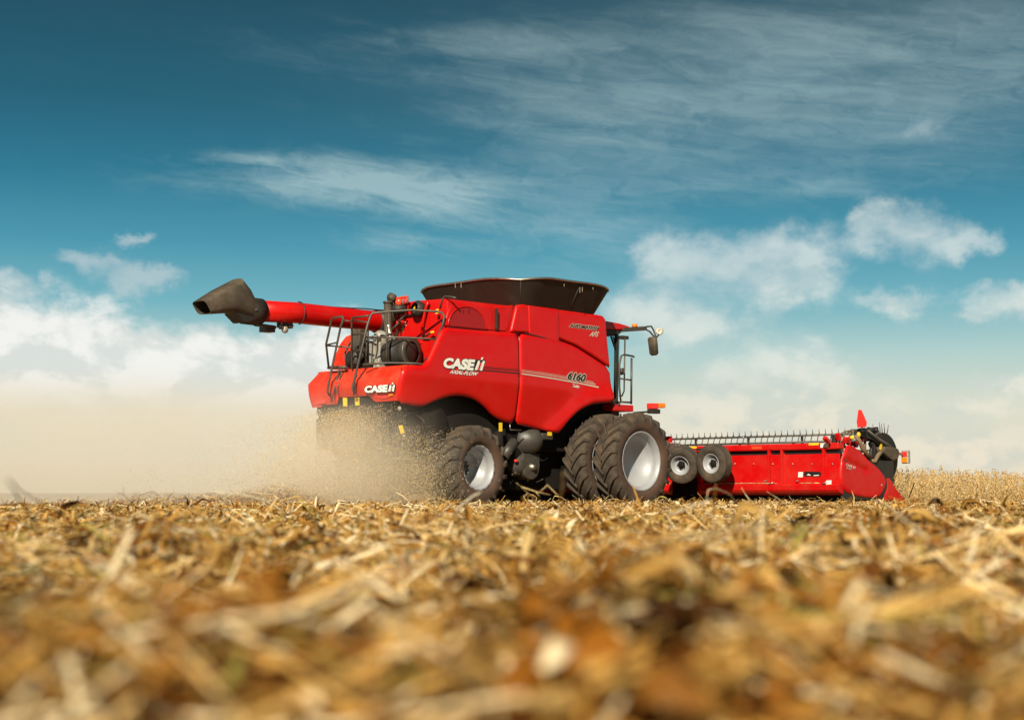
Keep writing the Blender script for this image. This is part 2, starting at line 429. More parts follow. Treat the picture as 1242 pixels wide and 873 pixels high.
# ================================================================== THE COMBINE
combine = empty('combine_harvester', (0,0,0), 'red combine harvester with black tank extension and dual front tyres, working in the stubble', 'combine harvester')
YS = -1.60
def interp(pts):
    xs = [p[0] for p in pts]; zs = [p[1] for p in pts]
    return lambda x: float(np.interp(x, xs, zs))
low_crease = interp(xz([(495,455),(560,461),(632,468),(690,475),(742,486)], YS))
arch_f = [Vector(p) for p in xz([(672,528),(687,512),(702,495),(718,486),(742,483)], YS)]
def seg_d(p, pts):
    best = 9
    for a, b_ in zip(pts, pts[1:]):
        d = b_-a; t = max(0, min(1, (p-a).dot(d)/d.dot(d))); best = min(best, (a+d*t-p).length)
    return best
def surf_low(x, z):
    y = YS
    k = low_crease(x)-z
    y += .16*max(0, k+.03)**1.0 * (1 if k > 0 else 0) if k > 0 else 0
    y += .020*max(0, -k)                       # leans in slightly towards the shoulder
    y -= .075*math.exp(-(seg_d(Vector((x, z)), arch_f)/.20)**2)
    if x < -4.9: y += .10*(max(0, -4.9-x))**2  # wraps round towards the tail
    return y
def surf_up(x, z): return YS+.055 + .02*max(0, z-3.2)
A_out = [(492,444),(517.6,442.4),(540,396.5),(585,400.5),(631.4,404),(631.4,513),(620,511.8),(605,505),(592.8,492.5),(578.3,483),(561.8,479.2),(547.4,480.8),(530.9,487),(520.6,492.5),(511,492.2),(489,487.5),(488.4,465)]
B_out = [(632.2,404.2),(672,409),(700,420),(725,436),(741.2,447),(744,488.5),(730,489),(717,490.5),(703,498),(691.5,511),(685,522.5),(681,525.6),(655,519),(632.2,513.2)]
panel('rear_side_panel', xz(A_out, YS), surf_low, M['red'], combine, edge=.09, depth=.06, smooth_it=1)
panel('front_side_panel', xz(B_out, YS), surf_low, M['red'], combine, edge=.07, depth=.05, smooth_it=1)
U1 = [(541,395),(546,378),(551,366.5),(577,369.5),(601,372),(626.5,369.5),(618,402.2),(585,399.8)]
U2 = [(620,402.8),(628,370),(635,368.6),(690,376.2),(728,381.7),(733.5,383),(736,388),(737.5,410),(740.8,446),(725,435),(700,419),(672,408),(634,403.4)]
panel('upper_rear_panel', xz(U1, YS+.055), lambda x, z: surf_up(x, z)+.05, M['red'], combine, edge=.03, depth=.03, smooth_it=0)
panel('tank_side_panel', xz(U2, YS+.055), surf_up, M['red'], combine, edge=.05, depth=.05, smooth_it=0)
D1 = [(643.6,370),(680.2,375),(680.2,415),(644,405.5)]
dr = panel('tank_door', xz(D1, YS), lambda x, z: surf_up(x, z)-.022, M['red'], combine, edge=.02, depth=.018, smooth_it=0, thick=.02)
plate('door_shadow_gap', [(636,402.9),(681,414.6),(681,416.4),(636,404.3)], lambda a, b_: ry(a, b_, YS+.03), (0,-1,0), M['decalblack'], combine)
# round air screen in the upper rear panel
cc = ry(568.5,396,YS+.06); rr = (ry(545,396,YS+.06)-cc).length
pts = []
for k in range(25):
    a = PI*k/24; pts.append(Vector((cc.x+rr*math.cos(a)*1.0, YS+.093, cc.z+.40*math.sin(a)-.02)))
MB().prism(pts, (0,.05,0)).build('air_screen', M['screen'], combine, bevel=.008)
MB().tube([p+Vector((0,-.004,0)) for p in pts], .012, 6).build('screen_rim', M['red'], combine)
p0 = ry(600.5,374,YS+.1); p1 = ry(600.5,399,YS+.1); MB().box((p0.x-.012,YS+.03,p1.z),(p0.x+.012,YS+.10,p0.z)).build('panel_strut', M['black'], combine)

# body behind the panels -------------------------------------------------
def prof(pxs, Y=-1.5): return [Vector((x, 0, z)) for x, z in xz(pxs, Y)]
def slab(name, pxs, m, y0=-1.5, y1=1.5, bevel=.02, label=None, Y=-1.5):
    pts = prof(pxs, Y); mb = MB(); mb.prism([p+Vector((0,y0,0)) for p in pts], (0,y1-y0,0)); return mb.build(name, m, combine, bevel=bevel, label=label)
XT = -2.45
slab('rear_body', [(549.5,372),(632,372),(632,480),(560,470),(549.5,466)], M['red'], -1.44, .10)
slab('grain_tank', [(629,373),(636,369.2),(727,382.5),(733,388),(738.5,450),(740,484),(690,484),(640,480),(629,480)], M['red'], -1.44, 1.5)
MB().box((-4.95,-1.2,2.3),(-2.3,1.5,2.60)).build('left_body', M['red'], combine, bevel=.03)
# dark belly, chopper housing, axles
MB().box((-4.6,-1.25,1.15),(.55,1.25,2.35)).build('chassis', M['dark'], combine, bevel=.03)
MB().box((-3.1,-1.0,.38),(-.55,1.0,1.3)).build('cleaning_shoe', M['dark'], combine, bevel=.05)
MB().box((-4.5,-.95,.75),(-3.3,.95,1.4)).build('sieve_housing', M['dark'], combine, bevel=.05)
pts = [Vector((x, -1.22, z)) for x, z in ((-5.35,2.05),(-4.4,2.2),(-4.4,1.35),(-4.75,.95),(-5.15,1.30))]
MB().prism(pts, (0,2.44,0)).build('straw_chopper', M['dark'], combine, bevel=.03)
mb = MB()
for y in np.linspace(-1.05,1.05,11): mb.box((-5.45,y-.008,1.15),(-5.0,y+.008,1.75))
mb.each('chopper_fin', M['dark'], combine)
MB().box((-.28,-1.15,.72),(.28,1.15,1.22)).tube([(0,-1.9,.97),(0,1.9,.97)], .16, 16).build('front_axle', M['dark'], combine, bevel=.03)
MB().box((-5.0,-.95,.30),(-4.2,.95,1.0)).build('spreader_housing', M['dark'], combine, bevel=.05)
MB().box((-3.9,-1.2,.68),(-3.58,1.2,.94)).build('rear_axle', M['dark'], combine, bevel=.03)
MB().prism([Vector(p) for p in ((.5,-.62,1.75),(.5,-.62,.9),(2.75,-.62,.42),(2.95,-.62,.5),(2.95,-.62,1.15),(1.2,-.62,1.95))], (0,1.24,0)).build('feeder_house', M['hred'], combine, bevel=.03)

# tail hood ---------------------------------------------------------------
XR = -5.55
zt = rx(487,443,-5.30).z; zc = rx(430,462,XR).z; zb = rx(460,486.5,XR).z
foot = []
def corner(cx, cy, r, a0, a1, n=8):
    return [(cx+r*math.cos(a0+(a1-a0)*k/n), cy+r*math.sin(a0+(a1-a0)*k/n)) for k in range(n+1)]
HW = 1.30
foot = [(x, -1.47) for x in np.linspace(-4.9, XR+.35, 8)] + corner(XR+.12, -1.47+.12, .12, -PI/2, -PI) + \
       [(XR, y) for y in np.linspace(-1.34, HW-.2, 42)] + corner(XR+.16, HW-.16, .16, PI, PI/2) + [(x, HW) for x in np.linspace(XR+.35, -4.9, 8)]
foot_in = [(x, -1.42) for x in np.linspace(-4.9, XR+.5, 8)] + corner(XR+.25+.12, -1.42+.14, .14, -PI/2, -PI) + \
       [(XR+.23, y) for y in np.linspace(-1.2, HW-.25, 42)] + corner(XR+.25+.12, HW-.08-.14, .14, PI, PI/2) + [(x, HW-.08) for x in np.linspace(XR+.5, -4.9, 8)]
open_y = sorted([rx(404,483,XR).y, rx(442,480,XR).y]); oy2 = rx(450,486,XR).y
zo = rx(425,480.5,XR).z
def zbot(x, y):
    if x > XR+.02: return zb-.02
    if open_y[0] < y < open_y[1]: return zo
    if oy2 < y <= open_y[0]: return zb + (zo-zb)*(y-oy2)/(open_y[0]-oy2)
    if y > 0.9: return zb-.04
    return zb
bm = bmesh.new(); rows = []
lev = [(1.0,'t'),(.66,'t'),(.33,'t'),(.05,'t'),('c0',0),('c1',0)]
N = len(foot)
def blend(k, f): return (foot[k][0]*(1-f)+foot_in[k][0]*f, foot[k][1]*(1-f)+foot_in[k][1]*f)
for row in range(12):
    r = []
    for k in range(N):
        if row < 5:
            f = 1-row/4; f2 = f; x, y = blend(k, f2); z = zc + (zt-zc)*f
        else:
            t = (row-4)/7; x, y = foot[k]; z = zc + (zbot(x, y)-zc)*t
            x += .10*t*t*(1 if x < XR+.3 else 0)
        r.append(bm.verts.new((x, y, z)))
    rows.append(r)
for i in range(11):
    for k in range(N-1):
        f = bm.faces.new((rows[i][k], rows[i][k+1], rows[i+1][k+1], rows[i+1][k])); f.smooth = True
bmesh.ops.recalc_face_normals(bm, faces=bm.faces[:])
bm.normal_update()
if sum(f.normal.x*f.calc_area() for f in bm.faces) > 0: bmesh.ops.reverse_faces(bm, faces=bm.faces[:])
me = bpy.data.meshes.new('tail_hood'); bm.to_mesh(me); bm.free(); me.materials.append(M['red2'])
hoodo = link('tail_hood', me, combine, 'dusty orange-red rounded tail hood')
sd = hoodo.modifiers.new('solid', 'SOLIDIFY'); sd.thickness = .03; sd.offset = -1
es = hoodo.modifiers.new('split', 'EDGE_SPLIT'); es.split_angle = math.radians(28)
MB().box((XR+.25,-1.40,zt-.04),(-4.0,HW-.1,zt-.005)).build('engine_deck', M['black'], combine)
# seams on the hood
for a, b_, c_ in (((487.5,445),(485.3,458),(487.2,487)),):
    MB().tube([rx(*a, XR+.20), rx(*b_, XR-.001), rx(*c_, XR+.07)], .009, 6).build('hood_seam', M['decalblack'], combine)
# tail lamp recesses
for pts, name in (([(456,482),(462,479.3),(479,476.8),(478.5,479.6),(468,483)],'lamp_recess'),([(382,487.5),(389,483.5),(397,484),(395,489),(386,490)],'lamp_recess')):
    plate(name, pts, lambda a, b_: rx(a, b_, XR+.075), (-1,0,0), M['redlens'], combine, th=.02)
plate('tail_lamp', [(473,478.3),(478.5,477.6),(478,479.4),(473,480.2)], lambda a, b_: rx(a, b_, XR+.07), (-1,0,0), M['orange'], combine, th=.04)
for pxs in ([(431.5,482),(436,482),(436.3,491.5),(431.8,491.5)], [(416.8,482.5),(421.4,482.5),(421.6,492.6),(417.2,492.6)]):
    plate('warning_decal', pxs, lambda a, b_: rx(a, b_, XR+.12), (-1,0,0), M['yellow'], combine, th=.02)
MB().box((XR+.15,-1.1,zo-.45),(XR+.2,.6,zo+.04)).build('straw_hood_plate', M['dark'], combine)
plate('warning_decal', [(484,516),(488.5,515.5),(491,525),(487,526)], lambda a, b_: rx(a, b_, -5.3), (-1,0,0), M['yellow'], combine, th=.02)
p = rx(484.5,495,-5.3); MB().ball(p, .042, .6, 1, 1.2).build('work_lamp', M['grey'], combine)
mb = MB(); c_ = rx(386.5,500,XR+.05)
mb.tube([c_+Vector((0,.05*math.cos(a),.05*math.sin(a))) for a in np.linspace(0,2*PI,13)], .012, 6); mb.build('tow_loop', M['steel'], combine)

# lettering ---------------------------------------------------------------
IHP_dark = [[(0,0),(1.0,0),(1.12,1),(.12,1)]]
IH_white = [[(.0,0),(.30,0),(.47,1.0),(.20,1.0)], [(.74,0),(1.0,0),(1.12,1.0),(.83,1.0)]]
IH_red = [[(.40,0),(.66,0),(.72,.80),(.50,.80)]]
IH_edge = [[(.34,-.0),(.40,-.0),(.50,.86),(.44,.86)],[(.66,0),(.71,0),(.79,.86),(.73,.86)]]
IH_dot = [[(.52,1.10),(.76,1.10),(.80,1.36),(.56,1.36)]]
def badge(c00, c10, c01, c11, plane, surf, parent, small=False, silver='white', back='decalblack'):
    mp = quadmap(c00, c10, c01, c11, plane, surf)
    wtxt = .735
    m1 = lambda u, v, off: mp(u*wtxt, v, off)
    sx = lambda u, v, off: mp(u*wtxt+.012, v-.07, off)
    if not small:
        for du, dv in ((-.012,-.05),(.016,-.06),(.018,.03),(-.010,.05),(.03,-.10)):
            lettering('CASE', (lambda u, v, off, du=du, dv=dv: m1(u+du, v+dv, off)), M[back], parent, bold=.06, off=.004+abs(du)*.05, name='lettering_edge')
        decal('logo_edge', [[(-.10,-.1),(1.06,-.1),(1.22,1.1),(.0,1.1)]], lambda u, v, off: mp(.775+u*.2, v, off), M[back], parent, .004)
    else: pass
    lettering('CASE', m1, M[silver], parent, bold=.06, off=.009)
    lm = lambda u, v, off: mp(.785+u*.19, v, off)
    decal('logo_bars', IH_white + IH_edge + IH_dot, lm, M[silver], parent, .010)
    decal('logo_letter', IH_red, lm, M['red'], parent, .0105)
badge((537.5,445),(585.5,449.6),(539.5,434.6),(588,437.8), 'Y', surf_low, combine)
mp = quadmap((545,452.6),(577.5,455.6),(546.3,448.6),(578.8,451.4), 'Y', surf_low)
lettering('AXIAL-FLOW', (lambda u, v, off: mp(u+.008, v-.10, off)), M['decalblack'], combine, bold=.045, shear=.25, off=.004, name='lettering_edge')
lettering('AXIAL-FLOW', mp, M['white'], combine, bold=.03, shear=.25, off=.009)
mp = quadmap((687.3,459.2),(707.6,462.4),(688.5,451.2),(709.3,454.4), 'Y', surf_low)
for du, dv in ((-.03,.0),(.03,0),(0,.09),(0,-.09)):
    lettering('6160', (lambda u, v, off, du=du, dv=dv: mp(u+du, v+dv, off)), M['silverdecal'], combine, bold=.055, shear=.2, off=.010+abs(dv)*.01, name='lettering_edge')
lettering('6160', mp, M['decalblack'], combine, bold=.035, shear=.2, off=.015)
mp = quadmap((693.3,469.0),(701.6,470.4),(694.0,465.6),(702.4,467.0), 'Y', surf_low)
lettering('Turbo', mp, M['white'], combine, bold=.03, shear=.3, off=.008)
mp = quadmap((690.4,396.4),(723.6,400.4),(691.6,392.3),(725.2,396.2), 'Y', surf_up)
for du, dv in ((-.012,.0),(.012,0),(0,.12),(0,-.12)):
    lettering('AUTOMATION', (lambda u, v, off, du=du, dv=dv: mp(u+du, v+dv, off)), M['silverdecal'], combine, bold=.03, shear=.25, off=.004+abs(dv)*.005, name='lettering_edge')
lettering('AUTOMATION', mp, M['decalblack'], combine, bold=.02, shear=.25, off=.009)
mp = quadmap((714.5,407.4),(724,408.3),(716,402.2),(725.2,402.6), 'Y', surf_up)
lettering('AFS', mp, M['silverdecal'], combine, bold=.03, shear=.35, off=.006)
def stripe(px, m, off=.005, name='stripe'):
    bm = bmesh.new(); rws = []
    for (x, ya, yb) in px:
        pr = []
        for y in (ya, yb):
            q = ry(x, y, -1.6)
            for _ in range(3): q = ry(x, y, surf_low(q.x, q.z))
            pr.append(bm.verts.new((q.x, q.y-off, q.z)))
        rws.append(pr)
    for a, b_ in zip(rws, rws[1:]): bm.faces.new((a[0], b_[0], b_[1], a[1]))
    me = bpy.data.meshes.new(name); bm.to_mesh(me); bm.free(); me.materials.append(m); return link(name, me, combine)
def line(x0, y0, x1, y1, w0, w1, bow=0, n=14, f=0.0, t=1.0):
    out = []
    for k in range(n):
        a = k/(n-1); x = x0+(x1-x0)*a; y = y0+(y1-y0)*a + bow*4*a*(1-a); w = w0+(w1-w0)*a
        out.append((x, y-w/2, y+w/2))
    return out
stripe(line(584,448.6,631,453.0,1.3,1.3), M['decalblack']); stripe(line(586,445.9,631,450.0,.9,.7), M['decalblack']); stripe(line(588,444.4,631,448.2,.35,.35), M['decalblack'])
stripe(line(632.6,453.2,726,469.6,1.4,1.7,-1.0), M['silverdecal']); stripe(line(632.6,450.2,722,465.9,.7,1.2,-1.0), M['silverdecal']); stripe(line(632.6,448.4,719.5,463.2,.35,.6,-1.0), M['silverdecal'])
badge((443,475.6),(479,474.4),(443.6,468.6),(479.6,466.6), 'X', lambda a, b_: XR-.004, combine, silver='white')

# tank extension ----------------------------------------------------------
def rect(x0, x1, y0, y1, z, r, lift=0.0, n=10, sub=14):
    pts = []
    for (cx, cy, a0) in ((x0+r,y0+r,PI),(x1-r,y0+r,1.5*PI),(x1-r,y1-r,0),(x0+r,y1-r,.5*PI)):
        pts += [Vector((cx+r*math.cos(a0+.5*PI*k/n), cy+r*math.sin(a0+.5*PI*k/n), z)) for k in range(n+1)]
    out = []
    for i in range(len(pts)):
        a, b_ = pts[i], pts[(i+1) % len(pts)]; k = sub if (b_-a).length > .5 else 1
        out += [a.lerp(b_, j/k) for j in range(k)]
    return out
x0, x1, y0, y1 = -2.3, -.32, -1.35, .92; zb0 = 3.72; zt0 = 4.47
rgs = []
for t in (0, .12, .3, .5, .7, .88, 1.0):
    e = .52*t; r = .10+.66*t
    rg = rect(x0-e, x1+e, y0-e, y1+e, zb0+(zt0-zb0)*t, r)
    cx_, cy_ = (x0+x1)/2, (y0+y1)/2
    for p in rg:
        u = min(1, abs(p.x-cx_)/(1.0+e)); v = min(1, abs(p.y-cy_)/(1.13+e)); w = min(u, v)
        p.z += .10*t*(1-w**3) - .05*t + .005*math.sin(p.x*5+p.y*4)*t
    rgs.append(rg)
# inner skin
inn = [[Vector((cx_+(p.x-cx_)*.985, cy_+(p.y-cy_)*.985, p.z)) for p in rg] for rg in rgs[::-1]]
mb = MB(); mb.loft(rgs+inn, cap=False, smooth=True); tankx = mb.build('tank_extension', M['canvas'], combine)
es = tankx.modifiers.new('split', 'EDGE_SPLIT'); es.split_angle = math.radians(40)
MB().tube(rgs[-1]+[rgs[-1][0]], .022, 8, cap=False).build('extension_rim', M['steel'], tankx)
mb = MB()
for i in (5, 19, 33, 47):
    mb.tube([rgs[0][i]+Vector((0,0,.02)), rgs[-1][i]], .014, 6)
mb.each('gusset_rod', M['canvas'], tankx)
mb = MB()
for px, py, l in ((552,345,5),(559,344,6),(703,349,8),(706,349,6),(684,345,3),(719,349,3)):
    q = ry(px, py, -1.86); mb.box((q.x-.006,q.y-.010,q.z-l*.013),(q.x+.005,q.y-.004,q.z+.01))
mb.each('chaff_streak', M['streak'], tankx)

# engine bay --------------------------------------------------------------
XW = -4.38
wt = rx(520,365,XW)
wall = [(486.5,368),(504,364.5),(522,363.5),(539,362),(543,366),(543,450),(486.5,450)]
pts = [rx(a, b_, XW) for a, b_ in wall]
MB().prism(pts, (1.9,0,0)).build('engine_cover', M['red'], combine, bevel=.025)
pts = [rx(a, b_, XW-.02) for a, b_ in ((487,385),(511,382.5),(511,417),(487,420))]
MB().prism(pts, (.03,0,0)).build('access_door', M['red'], combine, bevel=.012)
MB().tube([rx(487,384,XW-.05), rx(500,382,XW-.05), rx(512,381,XW-.05)], .022).build('door_lip', M['decalblack'], combine)
MB().tube([rx(519.5,366,XW-.08), rx(517,372,XW-.08), rx(513,390,XW-.08), rx(512,406,XW-.08)], .03).build('coolant_tube', M['red'], combine)
MB().tube([rx(512,408,XW-.07), rx(518,407,XW-.1), rx(524,402,XW-.1)], .018).build('hose', M['black'], combine)
plate('service_decal', [(487.8,390.5),(492.8,390),(492.8,395),(487.8,395.4)], lambda a, b_: rx(a, b_, XW-.025), (-1,0,0), M['white'], combine)
plate('warning_decal', [(487.8,396.5),(489.8,396.4),(489.8,402.4),(487.8,402.6)], lambda a, b_: rx(a, b_, XW-.025), (-1,0,0), M['yellow'], combine)
plate('warning_decal', [(529,375),(532,374.6),(532,380),(528.4,381)], lambda a, b_: rx(a, b_, XW-.12), (-1,0,0), M['yellow'], combine)
plate('warning_decal', [(522.4,402),(526.4,401),(526.4,403.4),(522.4,404)], lambda a, b_: rx(a, b_, XW-.12), (-1,0,0), M['yellow'], combine)
p = rx(506,374.5,XW-.12); MB().lathe([(-.08,.0),(-.08,.15),(.02,.16),(.08,.1)], p, (-1,0,.2), 20).build('work_lamp', M['black'], combine)
plate('warning_decal', [(501.5,370),(503.6,369.6),(503.6,374.5),(501.5,374.8)], lambda a, b_: rx(a, b_, XW-.1), (-1,0,0), M['yellow'], combine)
# air cleaner drum lying across
a = rx(499,427,XW-.4); b_ = rx(470,430,XW-.5); ax = (b_-a).normalized()
L_ = (b_-a).length
prf = [(0,0),(0,.27),(.04,.29),(.1,.29)]
t = .3
while t < L_*.72: prf += [(t,.245),(t+.03,.285),(t+.06,.245)]; t += .08
prf += [(L_*.8,.26),(L_,.22),(L_,0)]
MB().lathe(prf, a, ax, 32).build('air_cleaner', M['black'], combine)
MB().lathe([(-.02,.2),(-.025,.29),(.03,.295),(.03,.27)], a, ax, 32).build('cleaner_cap', M['rail'], combine)
# engine block with pump, pulleys and pipes
MB().box((-4.9,-.35,2.66),(-4.1,.62,3.10)).build('engine_block', M['dark'], combine, bevel=.04)
p = rx(459,428,-4.95); mb = MB(); mb.box(p+Vector((-.1,-.16,-.22)), p+Vector((.2,.16,.2)))
mb.lathe([(0,0),(0,.13),(.12,.15),(.2,.12),(.25,.05),(.25,0)], p+Vector((.05,0,.18)), (0,0,1), 20)
mb.box(p+Vector((-.16,-.2,-.3)), p+Vector((.2,-.02,-.12))); mb.build('fuel_pump', M['grey'], combine, bevel=.015)
mb = MB()
for k in range(6): q = p+Vector((-.12, -.15+.06*k, .25)); mb.tube([q, q+Vector((0,0,.07))], .022, 8)
mb.each('injector_cap', M['silver'], combine)
mb = MB(); mb.lathe([(0,0),(0,.17),(.05,.19),(.12,.17),(.12,0)], rx(431,436,-4.95), (-1,0,0), 28)
mb.lathe([(0,0),(0,.13),(.1,.14),(.1,0)], rx(440,428,-4.95), (-1,0,0), 20); mb.build('pulley', M['black'], combine)
q0 = rx(436,407,-4.7); MB().box(q0+Vector((-.1,-.12,-.62)), q0+Vector((.15,.14,.12))).build('auger_post', M['rail'], combine, bevel=.02)
pts = [rx(*p_, -4.75) for p_ in ((400,448),(404,436),(412,417),(419,408),(427,405),(433,408),(433,414),(427,420),(422,436),(420,448))]
MB().prism(pts, (.12,0,0)).build('auger_cradle', M['red2'], combine, bevel=.02, label='orange-red slanted cradle arm under the auger')
# exhaust and intake stacks
e0 = rx(474,417,XW-.45); e1 = rx(471,393,XW-.45); MB().tube([e0, rx(473,405,XW-.45), rx(471.5,398,XW-.42), e1], .05, 14).build('exhaust_pipe', M['steel'], combine)
s0 = rx(470.5,425,XW-.30); s1 = rx(470.3,368,XW-.30); MB().tube([s0, s1], .075, 18).tube([s1, s1+Vector((0,0,.04))], .09, 18).build('exhaust_stack', M['hood'], combine)
p = rx(475.5,361,XW-.20); MB().lathe([(-.05,.0),(-.05,.075),(.05,.09),(.08,0)], p, (-1,-.2,.1), 18).tube([p+Vector((0,0,-.06)), p+Vector((.02,0,-.45))], .04, 10).build('intake_cap', M['hood'], combine)
# red lamp guard with beacon
mb = MB(); c00 = rx(474,366,XW-.09); zz = rx(484,363.5,XW-.09)
g0 = [rx(*q, XW-.14) for q in ((474,364.5),(480,362.5),(494,360),(494,368),(490,361),(490,369))]
mb.tube([rx(474,398,XW-.14), g0[0], g0[1], g0[2], g0[3]], .028, 8); mb.tube([g0[4], g0[5]], .025, 8); mb.tube([rx(478,397,XW-.09), rx(478,363.5,XW-.09)], .028, 8)
mb.tube([rx(474,375,XW-.14), rx(490,373,XW-.14)], .022, 8)
mb.box(rx(484,385,XW-.09)+Vector((-.05,-.02,0)), rx(474,374,XW-.09)+Vector((.05,.02,0)))
mb.build('lamp_guard', M['red2'], combine)
p = rx(484,370.5,XW-.20); MB().lathe([(0,.0),(0,.065),(.11,.06),(.14,.03),(.14,0)], p, (0,0,1), 20).build('beacon', M['reflector'], combine)
p.z -= .05; MB().lathe([(-.12,0),(-.12,.10),(0,.15),(.05,.11),(.05,0)], p, (0,0,1), 20).build('beacon_base', M['black'], combine)
mb = MB()
for a_, b2 in (((480,386),(474,394)),((486,390),(476,402)),((492,382),(486,391)),((497,420),(489,440)),((482,400),(490,425))):
    q1, q2 = rx(*a_, XW-.14), rx(*b2, XW-.20); mid = (q1+q2)/2+Vector((-.08,.05,-.06)); mb.tube([q1, mid, q2], .022, 8)
mb.each('hose', M['black'], combine)
mb = MB()
for k in range(9):
    q = rx(474+rng.uniform(0,15), 378+rng.uniform(0,18), XW-.09); s_v = Vector(rng.uniform(.03,.08,3)); mb.box(q-s_v, q+s_v)
mb.each('bracket', M['red2'], combine, bevel=.01)
mb = MB()
for k in range(16):
    q = rx(440+rng.uniform(0,34), 410+rng.uniform(4,30), -4.75); s_v = Vector(rng.uniform(.03,.09,3)); mb.box(q-s_v, q+s_v)
mb.each('engine_fitting', M['black'], combine, bevel=.01)

# unloading auger ---------------------------------------------------------
def axp(px, py): return ry(px, py, 1.55)
t0, t1, t2, t3 = axp(312,377), axp(360,379.5), axp(420,386), axp(470,391)
au = MB().tube([t3+Vector((.5,0,-.08)), t3, t2, t1, t0], .205, 28).build('auger_tube', M['red'], combine)
MB().lathe([(0,.21),(0,.235),(.32,.235),(.32,.21)], t3, (t0-t3), 28).build('pivot_collar', M['black'], au)
q = axp(452,388); MB().tube([t3+Vector((.35,.1,-.05)), t3+Vector((.6,.1,-.25)), t3+Vector((.75,.1,-.8))], .19, 16).build('auger_elbow', M['black'], au)
cvs = []
for px, py in ((470,377),(455,376),(440,374.5),(425,374),(400,372.5),(380,370.5),(361.5,368.2)):
    cvs.append(axp(px, py)+Vector((0,-.05,0)))
d_ = (t0-t3).normalized(); c1 = axp(361.5,379.8)
ring = [c1+Vector((.0, -.225*math.sin(a), .225*math.cos(a))) for a in np.linspace(0, PI*.95, 10)]
MB().tube(cvs+ring, .012, 6).build('cable', M['black'], au)
mb = MB()
for k in range(10):
    q = axp(336+rng.uniform(0,18), 393.5+rng.uniform(-2,4)); s_v = Vector(rng.uniform(.015,.06,3)); mb.box(q-s_v, q+s_v)
mb.tube([axp(291.5,391.5), axp(309,393.5)], .02, 8); mb.tube([axp(309,393.5), axp(334,397)], .035, 8)
mb.box(axp(322,402), axp(334,397)+Vector((0,.2,0))); mb.tube([axp(344,393), axp(348,396), axp(355,395)], .03, 8)
mb.build('spout_cylinder', M['rail'], au)
q = axp(345.5,399.5); MB().ball(q, .075, 1, .8, 1).build('work_lamp', M['grey'], au)
# spout: boot ring + tapering mouth (loft of rounded sections)
def sect(c, d, w, h, rot=0, n=24, pw=3.2, up=Vector((0,0,1))):
    d = d.normalized(); sd = d.cross(up).normalized(); u = sd.cross(d); out = []
    for k in range(n):
        a = 2*PI*k/n; ca, sa = math.cos(a), math.sin(a)
        out.append(c + sd*(w/2*math.copysign(abs(ca)**(2/pw), ca)) + u*(h/2*math.copysign(abs(sa)**(2/pw), sa)))
    return out
top = [(303,362.5),(297,349),(287,338.0),(263,350.5),(240,365)]
bot = [(307.5,385),(298,389.5),(277,379.8),(264,380.4),(249,381)]
rings = []
for (a, b_), w, wid in zip(zip(top, bot), range(5), (.46,.52,.60,.52,.44)):
    A, B_ = axp(*a), axp(*b_); c_ = (A+B_)/2; h = (A-B_).length; u = (A-B_).normalized(); sd = Vector((0,-1,0)); out = []
    for k in range(28):
        an = 2*PI*k/28; ca, sa = math.cos(an), math.sin(an); pw = 2.2+w*.55
        out.append(c_ + sd*(wid/2*math.copysign(abs(ca)**(2/pw), ca)) + u*(h/2*math.copysign(abs(sa)**(2/pw), sa)))
    rings.append(out)
cen = sum(rings[-1], Vector())/28
inner = [[cen_+(p-cen_)*.93 for p in r] for r, cen_ in ((rings[-1], cen), (rings[-2], sum(rings[-2], Vector())/28), (rings[-3], sum(rings[-3], Vector())/28))]
spo = MB().loft(rings+inner, cap=True, smooth=True).build('spout', M['hood'], combine, label='dark brown rubber spout at the auger end')
es = spo.modifiers.new('split', 'EDGE_SPLIT'); es.split_angle = math.radians(38)
MB().lathe([(-.06,.2),(-.06,.245),(.10,.255),(.24,.25),(.3,.22)], axp(313,377.5), (t0-t1), 28).build('spout_collar', M['black'], spo)
pts = [axp(*q) for q in ((279,380),(287,381),(300,384),(303,388),(294,391.5),(290,391.5))]
MB().prism([p+Vector((0,-.2,0)) for p in pts], (0,.4,0)).build('spout_bracket', M['black'], spo, bevel=.01)
plate('bolt_plate', [(308.6,376),(311,373.6),(312,376.5)], lambda a, b_: ry(a, b_, 1.28), (0,-1,0), M['steel'], spo)

# rails and ladders -------------------------------------------------------
def T(*pp, r=.019, X=None): return [rx(a, b_, X) for a, b_ in pp]
gA = (rx(449,380,-5.5), ry(539,380,-1.5))
def gl(px, py): return rline(px, py, (gA[0].x, gA[0].y), (gA[1].x, gA[1].y))
mb = MB()
mb.tube([rx(430.5,477,XR-.06), rx(427.5,472,XR-.12), rx(428.5,466,XR-.12), rx(445.5,395,XR-.06), gl(449,383.5), gl(452,379.8), gl(470,378), gl(500,376), gl(530,377.8), gl(536.5,379.3), gl(539.2,384), gl(537,394), gl(517.6,441.5)], .023, 8)
mb.tube([gl(444.5,409), gl(480,409), gl(510,410.2), gl(531,411.6)], .019, 8)
mb.tube([gl(440,442), gl(470,440), gl(500,440.5), gl(518,442)], .019, 8)
for px in (469,): mb.tube([gl(px,379), gl(px+.3,441)], .017, 8)
mb.tube([gl(514,437), gl(524,430), gl(531,412)], .012, 6)
mb.tube([rx(534,374,XW), rx(537,362,XW), rx(540,359.3,XW), rx(547,360,XW), rx(553,361.5,XW)], .02, 8)
mb.build('deck_handrail', M['rail'], combine)
mb = MB()
mb.tube([rx(400,480,XR-.05), rx(397.4,476,XR-.12), rx(397.4,471,XR-.12), rx(413,397,XR-.12), rx(416.5,386,XR-.12), rx(415.5,383.8,XR-.12), rx(403.5,385.8,XR-.1), rx(402,389,XR-.1), rx(395.5,417.5,XR+.0), rx(398.6,445,XR+.1)], .021, 8)
